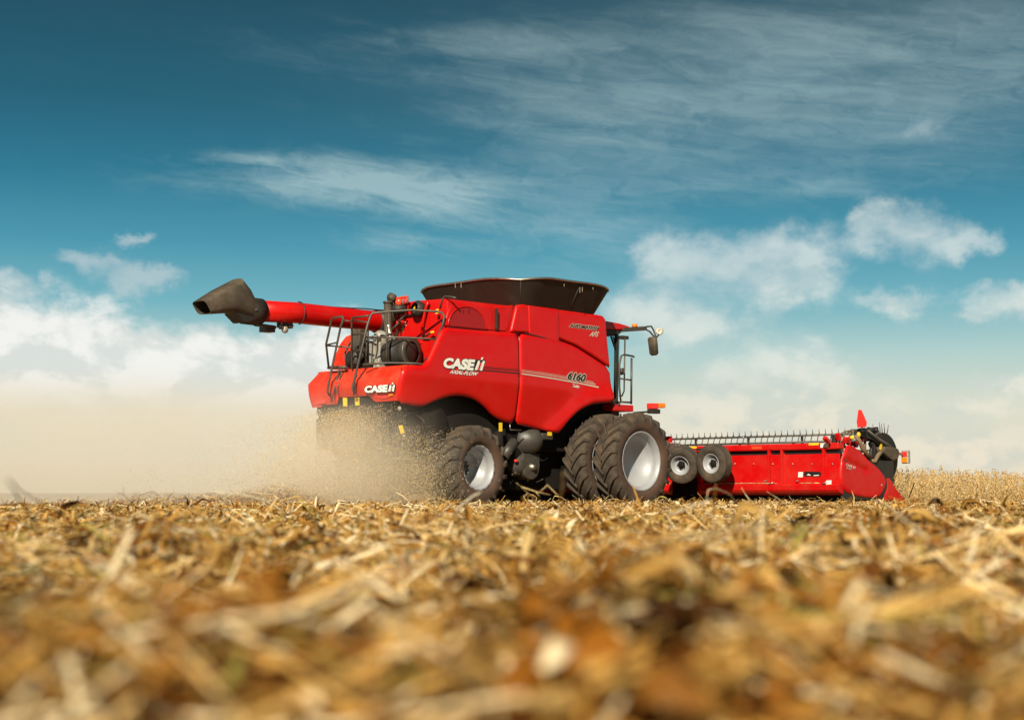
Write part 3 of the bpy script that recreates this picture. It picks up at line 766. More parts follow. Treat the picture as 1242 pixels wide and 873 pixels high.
mb.tube([rx(395.5,418.5,XR), rx(410,415,XR-.12)], .016, 6); mb.tube([rx(395.5,419,XR), rx(426,421.5,XR+.1)], .016, 6)
mb.tube([rx(414,388,XR-.12), rx(427,390,XR)], .014, 6)
mb.tube([rx(411.5,447,XR+.1), rx(402,487,XR-.08)], .015, 6); mb.tube([rx(415,447,XR+.1), rx(406,484,XR-.08)], .013, 6)
mb.tube([rx(398,446,XR+.1), rx(420,445,XR+.1)], .03, 6)
mb.build('ladder_handrail', M['rail'], combine)
mb = MB()
mb.tube([rx(426.5,448,XR+.15), rx(426.7,387,XR+.15), rx(428,385.3,XR+.15), rx(447.5,382.8,XR+.1)], .019, 8)
for y in (405, 425): mb.tube([rx(426.7,y+1,XR+.15), rx(443,y-1,XR+.0)], .016, 6)
mb.tube([rx(426.7,388,XR+.15), rx(446,391,XR+.0)], .016, 6)
mb.tube([rx(420,449,XR+.2), rx(418.5,428,XR+.2), rx(424,417,XR+.2), rx(427,414,XR+.15)], .018, 8)
mb.tube([rx(443.5,448,XR+.2), rx(446,388,XR+.2)], .016, 8)
mb.build('ladder_cage', M['rail'], combine)
mb = MB()
for s_ in (0, 1):
    mb.tube([rx(433-s_*1.5,455+s_,XR+.1), rx(430,466,XR-.03), rx(429.5-s_,480,XR-.03)], .012, 6)
mb.each('ladder_rail', M['rail'], combine)

# cab ---------------------------------------------------------------------
YC = -.98
def cp(px, py): return ry(px, py, YC)
cab = MB(); 
z0c, z1c = 2.25, 3.62
roof_prof = [(728,389),(737,389.5),(752,392.2),(762,395.3),(765.5,397.2),(763,399),(754,400),(728,399)]
pts = [cp(*q) for q in roof_prof]
MB().prism(pts, (0,1.96,0)).build('cab_roof', M['red'], combine, bevel=.02)
pts = [cp(*q) for q in ((728,399),(757,399.6),(754.5,404),(750,407),(728,408))]
MB().prism([p+Vector((0,.03,0)) for p in pts], (0,1.9,0)).build('roof_lining', M['black'], combine, bevel=.02)
pb = cp(747,487)
mb = MB()
mb.beam(cp(748,406), cp(746.8,487), .07, .07); mb.beam(cp(748,406)+Vector((0,1.96,0)), cp(746.8,487)+Vector((0,1.96,0)), .07, .07)
mb.tube([cp(741,408), cp(746.5,424)], .02, 8); mb.tube([cp(743.5,408), cp(747,420)], .015, 8)
xr = cp(728,487).x; 
mb.each('cab_pillar', M['black'], combine)
gl_t, gl_b = cp(753,407), cp(751,487)
MB().prism([cp(736,407)+Vector((0,.02,0)), gl_t+Vector((0,.02,0)), gl_b+Vector((0,.02,0)), cp(736,487)+Vector((0,.02,0))], (0,.012,0)).build('side_window', M['glass'], combine)
MB().prism([cp(736,407)+Vector((0,1.93,0)), gl_t+Vector((0,1.93,0)), gl_b+Vector((0,1.93,0)), cp(736,487)+Vector((0,1.93,0))], (0,.012,0)).build('side_window', M['glass'], combine)
ft, fb = cp(753.4,407), cp(751.4,487)
MB().prism([ft+Vector((0,.05,0)), ft+Vector((0,1.9,0)), fb+Vector((0,1.9,0)), fb+Vector((0,.05,0))], (.012,0,0)).build('windscreen', M['glass'], combine)
MB().box((pb.x-.9,YC,1.95),(pb.x+.12,-YC,pb.z+.02)).build('cab_floor', M['black'], combine, bevel=.02)
MB().box((pb.x-.62,-.28,pb.z),(pb.x-.2,.28,pb.z+.5)).box((pb.x-.75,-.28,pb.z+.45),(pb.x-.6,.28,pb.z+1.15)).build('driver_seat', M['black'], combine, bevel=.06)
YP = -1.55
def pp(px, py): return ry(px, py, YP)
a, b_ = pp(744.5,490), pp(768.5,499.2); MB().box((a.x,YP,b_.z),(b_.x,-.95,a.z)).build('side_platform', M['red'], combine, bevel=.015)
mb = MB()
mb.tube([pp(753,487), pp(751.3,470), pp(751.3,442), pp(753.5,431.6), pp(757,430), pp(768,432), pp(769,433)], .02, 8)
mb.tube([pp(766,434), pp(765.6,490)], .022, 8); mb.tube([pp(752,459), pp(766,461)], .017, 8); mb.tube([pp(752,487.3), pp(765.6,488)], .02, 8)
mb.tube([pp(752,488), pp(750,492)], .02, 8)
mb.tube([ry(758,410,-1.05), ry(757.5,440,-1.2), ry(757,474,-1.3), ry(754.5,480,-1.4), ry(751.5,480,-1.5)], .016, 8)
mb.build('platform_handrail', M['rail'], combine)
mb = MB(); mb.box(cp(754,409.5)+Vector((-.05,-.06,-.03)), cp(760,409)+Vector((.0,.06,.02))); mb.tube([cp(753.5,447), cp(755,454)], .05, 8); mb.build('door_latch', M['black'], combine)
mb = MB(); mb.beam(cp(755,400), cp(783,398.2), .09, .09); mb.build('mirror_arm', M['rail'], combine, bevel=.01)
arm = combine.children[-1] if False else None
mb = MB()
mb.tube([cp(781,398), cp(784,396.2), cp(790,395.6), cp(792.5,400), cp(795.5,408), cp(797,418), cp(797,425)], .018, 8)
mb.tube([cp(783,399.5), cp(788,402), cp(793,408), cp(797,408.5), cp(800,405)], .018, 8)
mb.build('mirror_bracket', M['rail'], combine)
mb = MB(); ct = cp(791,408.5); cb = cp(793.5,431)
mb.loft([sect(ct, cb-ct, .14, .10, up=Vector((1,0,0))), sect(ct.lerp(cb,.08), cb-ct, .22, .13, up=Vector((1,0,0))), sect(ct.lerp(cb,.9), cb-ct, .20, .13, up=Vector((1,0,0))), sect(cb, cb-ct, .12, .08, up=Vector((1,0,0)))], smooth=True)
mb.build('mirror', M['hood'], combine)
p = cp(799.7,402); MB().lathe([(-.05,0),(-.05,.07),(.05,.085),(.06,.07),(.03,0)], p, (-.6,-.6,.1), 18).build('work_lamp', M['grey'], combine)
p = cp(769.7,395); MB().lathe([(-.03,0),(-.03,.06),(.04,.055),(.05,.0)], p, (0,0,1), 16).build('beacon', M['orange'], combine)
mb = MB(); mb.beam(pp(769,500.6), pp(790,499), .04, .04); a, b_ = pp(788.5,501.2), pp(798.6,496.4); mb.box((a.x,YP-.05,a.z),(b_.x,YP+.08,b_.z)); mb.build('marker_bracket', M['black'], combine)
a, b_ = pp(787.7,495.6), pp(796.3,489.4); MB().box((a.x,YP-.06,a.z),(b_.x,YP+.08,b_.z)).build('marker_lamp', M['redlens'], combine, bevel=.012, label='red half of the marker lamp')
a, b_ = pp(796.6,494.2), pp(805,489.2); MB().box((a.x,YP-.055,a.z),(b_.x,YP+.075,b_.z)).build('marker_lamp', M['orange'], combine, bevel=.012, label='orange half of the marker lamp')

# drive housings between the axles ---------------------------------------
YB = -1.2
def bp(px, py, Y=YB): return ry(px, py, Y)
c_ = bp(655,534,-1.5); MB().lathe([(-.1,.0),(-.1,.27),(0,.29),(.06,.295),(.20,.27),(.33,.20),(.40,.10),(.42,0)], c_+Vector((-.12,.36,0)), (.45,-1,.0), 32).build('drive_dome', M['machinery'], combine)
MB().box(bp(658,531,-1.5)+Vector((0,0,-.03)), bp(667,527,-1.5)+Vector((.1,.3,.03))).build('dome_bracket', M['machinery'], combine, bevel=.02)
c_ = bp(645,567.5,-1.35); MB().lathe([(0,0),(0,.21),(.02,.23),(.3,.23),(.3,0)], c_, (0,1,0), 32).box(c_+Vector((-.23,0.004,0)), c_+Vector((.23,.29,.28))).build('chain_case', M['machinery'], combine, bevel=.01)
MB().lathe([(0,0),(0,.05),(.05,.06),(.1,.1),(.12,0)], c_+Vector((.0,-.08,.02)), (0,1,0), 14).build('hub_nut', M['steel'], combine)
c2 = bp(627,563,-1.15); MB().ball(c2, .27, 1, .8, .85).box(c2+Vector((-.16,-.12,-.2)), c2+Vector((.22,.2,.36))).build('gearbox', M['machinery'], combine, bevel=.02)
c3 = bp(634,534,-1.2); mb = MB(); mb.box(c3+Vector((-.1,-.05,-.3)), c3+Vector((.06,.2,.1))); mb.build('hydraulic_motor', M['steel'], combine, bevel=.02)
p = bp(626,558.7,-1.35); MB().ball(p, .035, 1.4, 1, .9).build('red_cap', M['redlens'], combine)
MB().tube([bp(610,555,-1.35), bp(624,535,-1.35)], .10, 16).build('hydraulic_cylinder', M['machinery'], combine)
MB().tube([bp(618.5,514,-1.5), bp(618.5,521,-1.5), bp(632,521.6,-1.5)], .012, 6).build('hook_rod', M['steel'], combine)
for pxs in ([(605,512.5),(609,512.5),(609,523),(605,523)], [(664,523.5),(669,524),(669,528.5),(664,528.2)]):
    plate('warning_decal', pxs, lambda a, b2: ry(a, b2, -1.52), (0,-1,0), M['yellow'], combine)
MB().tube([bp(603,520,-1.2), bp(606,545,-1.1), bp(600,560,-.9)], .16, 10).build('elevator_boot', M['dark'], combine)
mb = MB()
for k in range(14):
    q0 = bp(612+rng.uniform(0,60), 535+rng.uniform(0,55), -1.15); q1 = q0+Vector(rng.uniform(-.22,.22,3)); mb.tube([q0, (q0+q1)/2+Vector(rng.uniform(-.06,.06,3)), q1], .012, 6)
mb.each('hose', M['steel'], combine)
mb = MB()
for k in range(20):
    q0 = ry(486+rng.uniform(0,50), 495+rng.uniform(0,70), -1.28); q1 = q0+Vector(rng.uniform(-.3,.3,3)); mb.tube([q0, (q0+q1)/2+Vector(rng.uniform(-.06,.06,3)), q1], .014, 6)
mb.each('chopper_linkage', M['rail'], combine)
MB().lathe([(0,0),(0,.3),(.05,.32),(.1,.3),(.1,0)], (-4.6,-1.28,1.65), (0,-1,0), 28).lathe([(0,0),(0,.12),(.1,.12),(.1,0)], (-5.0,-1.26,1.3), (0,-1,0), 20).build('belt_pulley', M['dark'], combine)

# wheels ------------------------------------------------------------------
def tractor_tyre(R, w, rr, sw, nl, lug=.05):
    """local: axle along Y, outer face towards -Y"""
    h = w/2; cr = R-lug
    pr = [(-h*.84, rr), (-h*.98, rr+.05), (-h*1.06, (rr+sw)/2), (-h*1.05, sw), (-h*.98, sw+(cr-sw)*.45), (-h*.86, sw+(cr-sw)*.80), (-h*.6, cr-.008), (-h*.3, cr), (0, cr+.003)]
    pr = pr + [(-a, b_) for a, b_ in pr[:-1][::-1]]
    car = MB().lathe(pr, (0,0,0), (0,1,0), 72)
    ys = [p[0] for p in pr]; rs = [p[1] for p in pr]
    prof_r = lambda y: float(np.interp(y, ys, rs))
    lg = MB()
    for side in (-1, 1):
        for i in range(nl):
            a0 = 2*PI*(i + (0 if side < 0 else .5))/nl; secs = []
            K_ = [(-.04,.020,1.0),(.2,.021,1.0),(.45,.023,1.0),(.7,.027,1.0),(.9,.034,.95),(1.02,.042,.55),(1.05,.040,.12)]
            for (f, wd, hg) in K_:
                y = side*h*min(f, 1.0)*1.0; ang_ = a0 + .42*max(f, 0)**.85*(.83/R)
                rb = prof_r(side*h*min(abs(f), .985)) - .012
                if f > 1.0: rb = sw+(cr-sw)*(.35 if f < 1.04 else 0); y = side*h*1.02
                rt = R-.004*abs(f) if f <= .9 else rb+lug*hg*.9
                if f <= .9: rt = min(R, R-.02*max(0, f-.5))
                yt = y*(1.0 if f <= .9 else 1.03)
                wa = wd/R
                def P_(a, r, yy): return Vector((math.sin(a)*r, yy, math.cos(a)*r))
                secs.append([P_(ang_-wa*1.25, rb, y), P_(ang_-wa*.8, rt, yt), P_(ang_+wa*.8, rt, yt), P_(ang_+wa*1.25, rb, y)])
            lg.loft(secs)
    return car, lg
def rim_mesh(rr, w, deep, hub, inset=.02):
    h = w/2*.86
    pr = [(-h-.012, rr+.012), (-h-.02, rr-.004), (-h+.01, rr-.03), (-h+.05, rr-.035), (-h+.085, rr-.062), (-h+.11, rr-.050), (-h+.14, rr-.070), (-h+.19, rr-.072), (-h+.20, rr-.085), (-h+deep*.55, rr-.088), (-h+deep*.62, rr-.115), (-h+deep*.66, rr-.13), (-h+deep*.80, rr*.68), (-h+deep*.95, rr*.50), (-h+deep, rr*.35), (-h+deep, .0)]
    mb = MB().lathe(pr, (0,0,0), (0,1,0), 64)
    return mb
wheel_src = {}
def wheel(name, loc, R, w, rr, sw, nl, deep, flip, label, key, steer=0.0, camber=0.0, hubless=False):
    wh = bpy.data.objects.new(name, None); col.objects.link(wh); wh.parent = combine; wh.location = loc
    wh.rotation_euler = (camber, rng.uniform(0, 6) if False else 0, (PI if flip else 0)+steer)
    if label: wh['label'] = label
    if key not in wheel_src:
        car, lg = tractor_tyre(R, w, rr, sw, nl)
        def mk(mb, n, m):
            bmesh.ops.recalc_face_normals(mb.bm, faces=mb.bm.faces[:]); me = bpy.data.meshes.new(n); mb.bm.to_mesh(me); mb.bm.free(); me.materials.append(m); return me
        lg_me = mk(lg, 'tread_lugs', M['rubber']); car_me = mk(car, 'tyre', M['rubber'])
        car_me.materials.append(M['sidewall'])
        for p in car_me.polygons:
            c = p.center; rad = math.hypot(c.x, c.z)
            if rad < sw*1.04: p.material_index = 1
        rim_me = mk(rim_mesh(rr, w, deep, .09), 'rim', M['silver'])
        hb = MB(); hy = -w/2*.86+deep
        hb.lathe([(hy+.02,.0),(hy-.05,.0),(hy-.05,.08),(hy-.02,.11),(hy+.0,.165),(hy+.03,.165)], (0,0,0), (0,1,0), 28)
        for k in range(10):
            a = 2*PI*k/10; c = Vector((math.sin(a)*.14, 0, math.cos(a)*.14)); hb.lathe([(hy-.04,.0),(hy-.04,.016),(hy+.01,.016)], c, (0,1,0), 8, smooth=False)
        if hubless:
            hb.bm.free(); hb = MB(); a = math.radians(222); rv = rr*.50; q_ = Vector((math.sin(a)*rv, 0, math.cos(a)*rv))
            hb.lathe([(hy-.09,.0),(hy-.09,.038),(hy+.0,.038)], q_, (0,1,0), 14)
        hub_me = mk(hb, 'hub', M['dark'])
        wheel_src[key] = dict(tyre=car_me, tread_lugs=lg_me, rim=rim_me, hub=hub_me)
    for n, me in wheel_src[key].items():
        o = bpy.data.objects.new(n, me); col.objects.link(o); o.parent = wh
    return wh
FR = dict(hubless=True, R=.975, w=.52, rr=.585, sw=.77, nl=22, key='front')
wheel('front_wheel', (0,-2.26,.965), deep=.40, flip=False, label='outer right front dual wheel', **FR)
wheel('front_wheel', (0,-1.46,.965), deep=.40, flip=False, label='inner right front dual wheel', **FR)
wheel('front_wheel', (0,1.40,.965), deep=.40, flip=True, label=None, **FR)
wheel('front_wheel', (0,2.26,.965), deep=.40, flip=True, label=None, **FR)
zr = ry(580.5,567,-1.65).z
wheel('rear_wheel', (-3.74,-1.31,zr), .80, .76, .415, .60, 18, .42, False, 'right rear steering wheel with chaff on its tyre', 'rear', steer=math.radians(2))
wheel('rear_wheel', (-3.74,1.31,zr), .80, .76, .415, .60, 18, .42, True, None, 'rear')
# ================================================================== THE HEADER
header = empty('draper_header', (3.4,0,0), 'wide red cutting header with tined reel, held low in front of the combine', 'header')
XB = 3.0; YE = -5.22
def bx_(px, py): return rx(px, py, XB)
zT = rx(940,538.4,XB).z; zS0 = rx(940,546.3,XB).z; zS1 = rx(940,551.3,XB).z; zL = rx(940,586.6,XB).z; zB = rx(940,597.6,XB).z
def hbox(name, x0, x1, z0, z1, m, y0=YE+.05, y1=5.1, bevel=.012, label=None, parent=None):
    return MB().box((x0,y0,z0),(x1,y1,z1)).build(name, m, parent or header, bevel=bevel, label=label)
hbox('top_beam', XB-.04, XB+.2, zS0, zT, M['hred'], bevel=.03)
hbox('beam_recess', XB+.05, XB+.09, zS1-.01, zS0+.01, M['decalblack'], bevel=0)
# back sheet in bays between vertical ribs
ys = [YE+.05] + [bx_(px, 570).y for px in (998.6, 948.5, 934, 880, 820)] + [0.0, 1.6, 3.2, 5.1]
ys = sorted(set(round(y, 3) for y in ys))
for a, b_ in zip(ys, ys[1:]):
    if b_-a > .05: MB().box((XB+.01,a+.006,zL),(XB+.05,b_-.006,zS1)).build('back_sheet', M['hred'], header, bevel=.008)
for px in (999.6, 948.8, 933.2):
    q = bx_(px, 570); MB().box((XB-.035,q.y-.02,zL),(XB+.02,q.y+.02,zS1)).build('rib', M['hred'], header, bevel=.006)
    MB().box((XB-.03,q.y-.03,zS1-.03),(XB+.06,q.y+.03,zS0+.02)).build('rib_bracket', M['hred'], header, bevel=.006)
# lower pan, rolled under
pts = [Vector((x, YE+.04, z)) for x, z in ((XB-.05,zL),(XB-.07,zL-.03),(XB-.06,zB+.06),(XB-.02,zB+.01),(XB+.1,zB-.03),(XB+1.6,.16),(XB+2.5,.10),(XB+2.5,.16),(XB+.3,zL))]
MB().prism(pts, (0,10.2,0)).build('lower_pan', M['hred'], header, bevel=.01)
q0, q1 = bx_(1027,588), bx_(1027,590)
MB().box((XB+1.0,YE+.2,.12),(XB+2.55,5.0,.34)).build('draper_belt', M['black'], header, bevel=.02)
hbox('under_frame', XB+.3, XB+1.2, .10, zB-.01, M['dark'], bevel=.02)
MB().box((XB+.02,YE+.13,zL),(XB+.3,5.1,zL+.04)).build('pan_ledge', M['hred'], header)
# straw lying on the ledge
mb = MB()
for k in range(420):
    y = rng.uniform(YE+.2, 0); 
    if math.sin(y*5.3)+math.sin(y*2.1+1) < -.35: continue
    q = Vector((XB-.06+rng.uniform(-.012,.05), y, zL+.008+rng.uniform(0,.012))); d = Vector((rng.uniform(-.02,.02), rng.uniform(-.10,.10), rng.uniform(-.006,.006)))
    mb.tube([q, q+d], .005, 4)
o = mb.build('straw_on_ledge', mat('ledge_straw', (.55,.38,.17), .8, var=.3), header); o['kind'] = 'stuff'
# bolts, handles, stickers
mb = MB()
for px in (891.5, 914, 937.3, 961.5, 985, 1009.5):
    q = bx_(px, 562.5); mb.lathe([(0,.0),(-.02,0.0),(-.012,.014),(.0,.018)], (XB-.0,q.y,q.z), (1,0,0), 10)
for px in (929, 967.5, 1004):
    q = bx_(px, 583.2); mb.lathe([(-.05,.0),(-.03,.022),(.0,.026)], (XB-.0,q.y,q.z), (1,0,0), 12)
mb.each('bolt', M['steel'], header)
def hp_(pxs, m, name, th=.006, X=XB, label=None): return plate(name, pxs, lambda a, b_: rx(a, b_, X), (-1,0,0), m, header, th=th, label=label)
hp_([(975.5,572.4),(977,571.6),(994,571.8),(995.8,573),(995.6,576.6),(994,577.6),(977,577.4),(975.3,576.2)], M['decalblack'], 'cover_slot', X=XB+.006)
hp_([(978.5,576),(981,574.4),(984,576.6)], M['white'], 'slot_mark', X=XB-.001); hp_([(987,576),(993.5,575.6),(993.5,576.6),(987,577)], M['white'], 'slot_mark', X=XB-.001)
hp_([(968.5,572.3),(974,572.2),(973.6,578.6),(968.2,578.6)], M['white'], 'instruction_decal', X=XB+.006)
hp_([(834.2,541.4),(845,541.2),(845,543.6),(834.2,543.8)], M['yellow'], 'reflector_strip', X=XB-.045, label='yellow reflector strip')
hp_([(981,537.3),(993,536.9),(993,539.6),(981,539.9)], M['yellow'], 'reflector_strip', X=XB-.045, label='yellow reflector strip')
hp_([(912,541.4),(924,541.2),(924,544.4),(912,544.6)], M['reflector'], 'reflector_strip', X=XB-.045, label='orange-red reflector strip')
hp_([(995.2,537.6),(1005,537.2),(1005,542.4),(995.2,542.8)], M['white'], 'data_plate', X=XB-.045)
hp_([(1002.6,582.6),(1008.6,582.2),(1008.6,587),(1002.6,587.4)], M['white'], 'hinge_plate', X=XB-.05, th=.02)
q = bx_(931,588.5)
mb = MB()
for px in (935, 1000): q = bx_(px, 588); mb.tube([Vector((XB-.07,q.y,zL-.02)), Vector((XB-.1,q.y-.02,zL-.0)), Vector((XB-.07,q.y-.12,zL+.03))], .012, 6)
mb.each('cover_latch', M['steel'], header)
# end shield
S_ = [(1028.4,541.4),(1031.2,539),(1036,540.8),(1042,544.7),(1047.7,549.2),(1055,558.3),(1064,564.9),(1070,571.2),(1074.7,578.5),(1075.8,587.7),(1072.4,596.8),(1067.5,602.6),(1063,604.4),(1051.3,604.0),(1036.7,601.2),(1027,597),(1022.2,590),(1020.4,576.7),(1021.8,560),(1024.8,549)]
def surf_sh(x, z):
    q0 = ry(1027,560,YE); y = YE
    # pressed swoosh
    a, b_ = ry(1025,557.5,YE), ry(1051,571,YE); t = max(0, min(1, ((x-a.x)*(b_.x-a.x)+(z-a.z)*(b_.z-a.z))/((b_.x-a.x)**2+(b_.z-a.z)**2)))
    d = math.hypot(x-(a.x+(b_.x-a.x)*t), z-(a.z+(b_.z-a.z)*t)); y += .035*math.exp(-(d/.055)**2)*(1-.3*t)
    return y
shl = panel('end_shield', xz(S_, YE), surf_sh, M['hred'], header, edge=.06, depth=.05, grid=.04, smooth_it=1)
mp = quadmap((1025.6,564.8),(1036.5,568.6),(1026,561.8),(1037.2,565.6), 'Y', surf_sh)
lettering('CASE IH', mp, M['silverdecal'], shl, bold=.03, off=.012)
mp = quadmap((1025.8,568.0),(1031.5,569.8),(1026,566.4),(1031.8,568.2), 'Y', surf_sh)
decal('underline', [[(0,.2),(1,.2),(1,.8),(0,.8)]], mp, M['silverdecal'], shl, .012)
for px, py in ((1069.5,588),): MB().ball(ry(px, py, YE), .02, 1, .6, 1).build('shield_bolt', M['silver'], shl)
MB().box((XB+.1,YE+.03,.2),(XB+2.0,YE+.1,1.0)).build('end_frame', M['black'], header)
pts = [ry(*p, YE+.1) for p in ((1024,585),(1030,600),(1045,606.5),(1068,607.5),(1076,600),(1070,590),(1030,590))]
MB().prism(pts, (0,.1,0)).build('skid_shoe', M['black'], header, bevel=.01)
# divider
Dv = [(1075,577.6),(1077.3,576.3),(1079.6,578.8),(1087,591),(1098,605.6),(1098.4,609.0),(1089,611.4),(1078,609.4),(1071,607.6),(1071.6,603),(1076.3,591)]
dq = xz(Dv, YE+.02); dvp = panel('crop_divider', dq, lambda x, z: YE+.02-.10*max(0, 1-abs(x-5.0)/1.2)*0, M['hred'], header, edge=.035, depth=.05, grid=.04, smooth_it=0, thick=.05)
tip = ry(1099.5,609,YE+.02); MB().lathe([(0,0),(0.0,.05),(.12,.045),(.2,.0)], tip+Vector((-.08,0,0)), (1,-.1,-.1), 12).build('divider_tip', M['white'], header)
MB().tube([ry(1094,609,YE), ry(1100,608,YE), ry(1104.5,598,YE), ry(1109,585.5,YE)], .012, 6).build('crop_wand', M['decalblack'], header)
# reel
RX, RZ, RR = 4.65, ry(1072.5,555,-5.0).z, .53
q = ry(1072.5,555,-5.0); RX = q.x; 
zt1 = rx(919,527.6,RX).z
MB().lathe([(-.03,0),(-.03,RR*.98),(0,RR),(.03,RR*.98),(.03,0)], (RX,-4.98,RZ), (0,1,0), 56).build('reel_disc', M['canvas'], header)
MB().lathe([(-.03,0),(-.03,RR*.98),(.03,RR*.98),(.03,0)], (RX,4.98,RZ), (0,1,0), 40).build('reel_disc', M['canvas'], header)
MB().tube([(RX,-4.95,RZ),(RX,4.95,RZ)], .09, 14).build('reel_shaft', M['black'], header)
angs = [93, 136, 190, 250, 300, 20]
for i, a in enumerate(angs):
    a = math.radians(a); c = Vector((RX+RR*math.cos(a)*.98, 0, RZ+RR*math.sin(a)*.98))
    split_done = False
    bar = MB().tube([c+Vector((0,-4.93,0)), c+Vector((0,4.93,0))], .022, 8).build('reel_bat', M['rail'], header)
    mb = MB(); y = -4.9; cnt = 0
    while y < 4.9:
        j = rng.uniform(-.01,.01); cnt += 1
        if i < 2 and cnt > 50 and not split_done:
            mb.each('reel_tine', M['rail'], bar); mb = MB(); split_done = True
        if i == 0: mb.tube([c+Vector((0,y,-.01)), c+Vector((-.02,y+.005,.07)), c+Vector((-.03+j,y+j,.13))], .008, 5, radii=(.011,.009,.005))
        elif i == 1:
            mb.tube([c+Vector((0,y,0)), c+Vector((.06,y+.02,.10)), c+Vector((.14,y+.04,.19))], .009, 5, radii=(.012,.011,.009))
        else: mb.tube([c+Vector((0,y,0)), c+Vector((.02,y,-.10)), c+Vector((.0,y,-.2))], .008, 5, radii=(.010,.008,.005))
        y += .165
    o = mb.build('reel_tine', M['rail'], bar); o['kind'] = 'stuff'
mb = MB()
for y in (-4.2,-2.95,-1.5,0,1.5,2.95,4.2):
    for i in range(6):
        a = math.radians(angs[i]); mb.beam((RX,y,RZ), (RX+RR*math.cos(a),y,RZ+RR*math.sin(a)), .05, .03)
mb.each('reel_spider', M['black'], header)
mb = MB()
for k, (px, py) in enumerate(((1066.5,512),(1069,513.5),(1072,513),(1077.5,515),(1058.5,514))):
    q = ry(px, py, -5.0); b_ = ry(px+(-2 if k == 3 else 1), 527, -5.0); mb.tube([b_, (q+b_)/2+Vector((.01,0,0)), q], .010, 5, radii=(.014,.010,.005))
mb.each('reel_tine', M['rail'], header)
# reel arm with cylinder, drive motor and hoses at the right end
YA = -5.1
def ea(px, py, Y=YA): return ry(px, py, Y)
mb = MB(); pts = [ea(*p) for p in ((1042.5,521),(1050,518.6),(1056,521.5),(1084,541),(1080,547.5),(1058,533),(1046,530.5),(1042,527))]
mb.prism(pts, (0,.14,0)); mb.build('reel_arm', M['black'], header, bevel=.02)
MB().tube([ea(1053,522,-5.16), ea(1068,533.5,-5.16), ea(1080,541,-5.16)], .022, 8).build('arm_tube', M['steel'], header)
MB().tube([ea(1053,520.4), ea(1062,521.6)], .05, 10).tube([ea(1061,519), ea(1062.3,524)], .07, 10).each('arm_pivot', M['black'], header)
pts = [ea(*p, -5.2) for p in ((1071.5,544),(1074,541),(1082,541.6),(1090.5,543.6),(1092.2,549),(1090.5,556),(1085,559.5),(1078.5,555),(1072.5,549))]
MB().prism(pts, (0,.26,0)).build('reel_motor_cover', M['hood'], header, bevel=.045)
plate('warning_decal', [(1066.8,541),(1068.2,538.2),(1069.8,538.6),(1068.8,545.6),(1066.6,545)], lambda a, b_: ry(a, b_, -5.22), (0,-1,0), M['yellow'], header)
mb = MB(); q = ea(1033.5,530.5,-5.1); mb.ball(q, .048, 1, 1, .9); mb.ball(ea(1041.5,527.2,-5.1), .05, 1, .8, 1.2); mb.each('yellow_fitting', M['yellow'], header)
brz = mat('dusty_hose', (.17,.12,.065), .7, var=.3)
mb = MB()
mb.tube([ea(1037,528,-5.15), ea(1042,534,-5.2), ea(1046,543,-5.22), ea(1051,550,-5.2), ea(1056,556,-5.15)], .045, 8)
mb.tube([ea(1056,558,-5.15), ea(1061,559.5,-5.2), ea(1065,552,-5.2), ea(1069,547.5,-5.2)], .045, 8)
mb.tube([ea(1049,534,-5.0), ea(1049,546,-5.0)], .03, 8)
mb.each('hydraulic_hose', brz, header)
for (a_, b2, c3, d3) in (((1019,531),(1016.5,545),(1019.5,555),(1022,538)), ((1022,527),(1018,534),(1020,552),(1026,532)), ((1014,529),(1024,523.5),(1036,521),(1046,523)), ((1020,530),(1030,524),(1040,523),(1050,526))):
    MB().tube([ea(*a_,-4.9), ea(*b2,-4.95), ea(*c3,-4.95), ea(*d3,-4.9)], .018, 6).build('hydraulic_hose', brz, header)
mb = MB()
for pxs in (((1015.5,525.5),(1018,534)),((1000,530.5),(1005,536)),((1024,536),(1033,530)),((1024,531),(1030,538)),((1040,538),(1048,531)),((1035,537),(1039,541))):
    a, b_ = ea(*pxs[0],-5.0), ea(*pxs[1],-5.0); mb.beam(a, b_, .09, .07)
mb.each('arm_bracket', M['hred'], header, bevel=.01)
mb = MB(); mb.beam(ea(1012,527,-4.85), ea(1012.5,553,-4.85), .10, .09); mb.beam(ea(1060,541,-5.05), ea(1061,556,-5.05), .07, .07); mb.beam(ea(1056,536,-5.0), ea(1066,560,-5.0), .1, .1); mb.each('lift_cylinder', M['black'], header, bevel=.01)
# red plate marker
pts = [rx(*p, 3.75) for p in ((1041.2,496.9),(1044.8,496.9),(1051.2,511.8),(1050.6,517.6),(1040.2,518.4),(1039.2,511.6))]
MB().prism([p-Vector((.01,0,0)) for p in pts], (.02,0,0)).build('warning_plate', M['smv'], header, bevel=.005, label='bright red tapered warning plate on the reel arm')
MB().tube([rx(1045.6,517,3.77), rx(1045.6,522,3.77)], .02, 6).build('plate_stalk', M['black'], header)
# end lamp
MB().beam(ea(1090,550), ea(1095.5,551), .05, .05).build('lamp_arm', M['steel'], header)
q = rx(1098.4,554,ea(1096,551).x); hw = .13
MB().box(q+Vector((-.04,-.085,-.14)), q+Vector((.06,.085,.14))).build('lamp_housing', M['grey'], header, bevel=.02)
MB().box(q+Vector((-.055,-.06,.01)), q+Vector((-.038,.06,.11))).build('lamp_lens', M['redlens'], header, bevel=.01)
MB().box(q+Vector((-.055,-.06,-.12)), q+Vector((-.038,.06,-.01))).build('lamp_lens', M['orange'], header, bevel=.01)
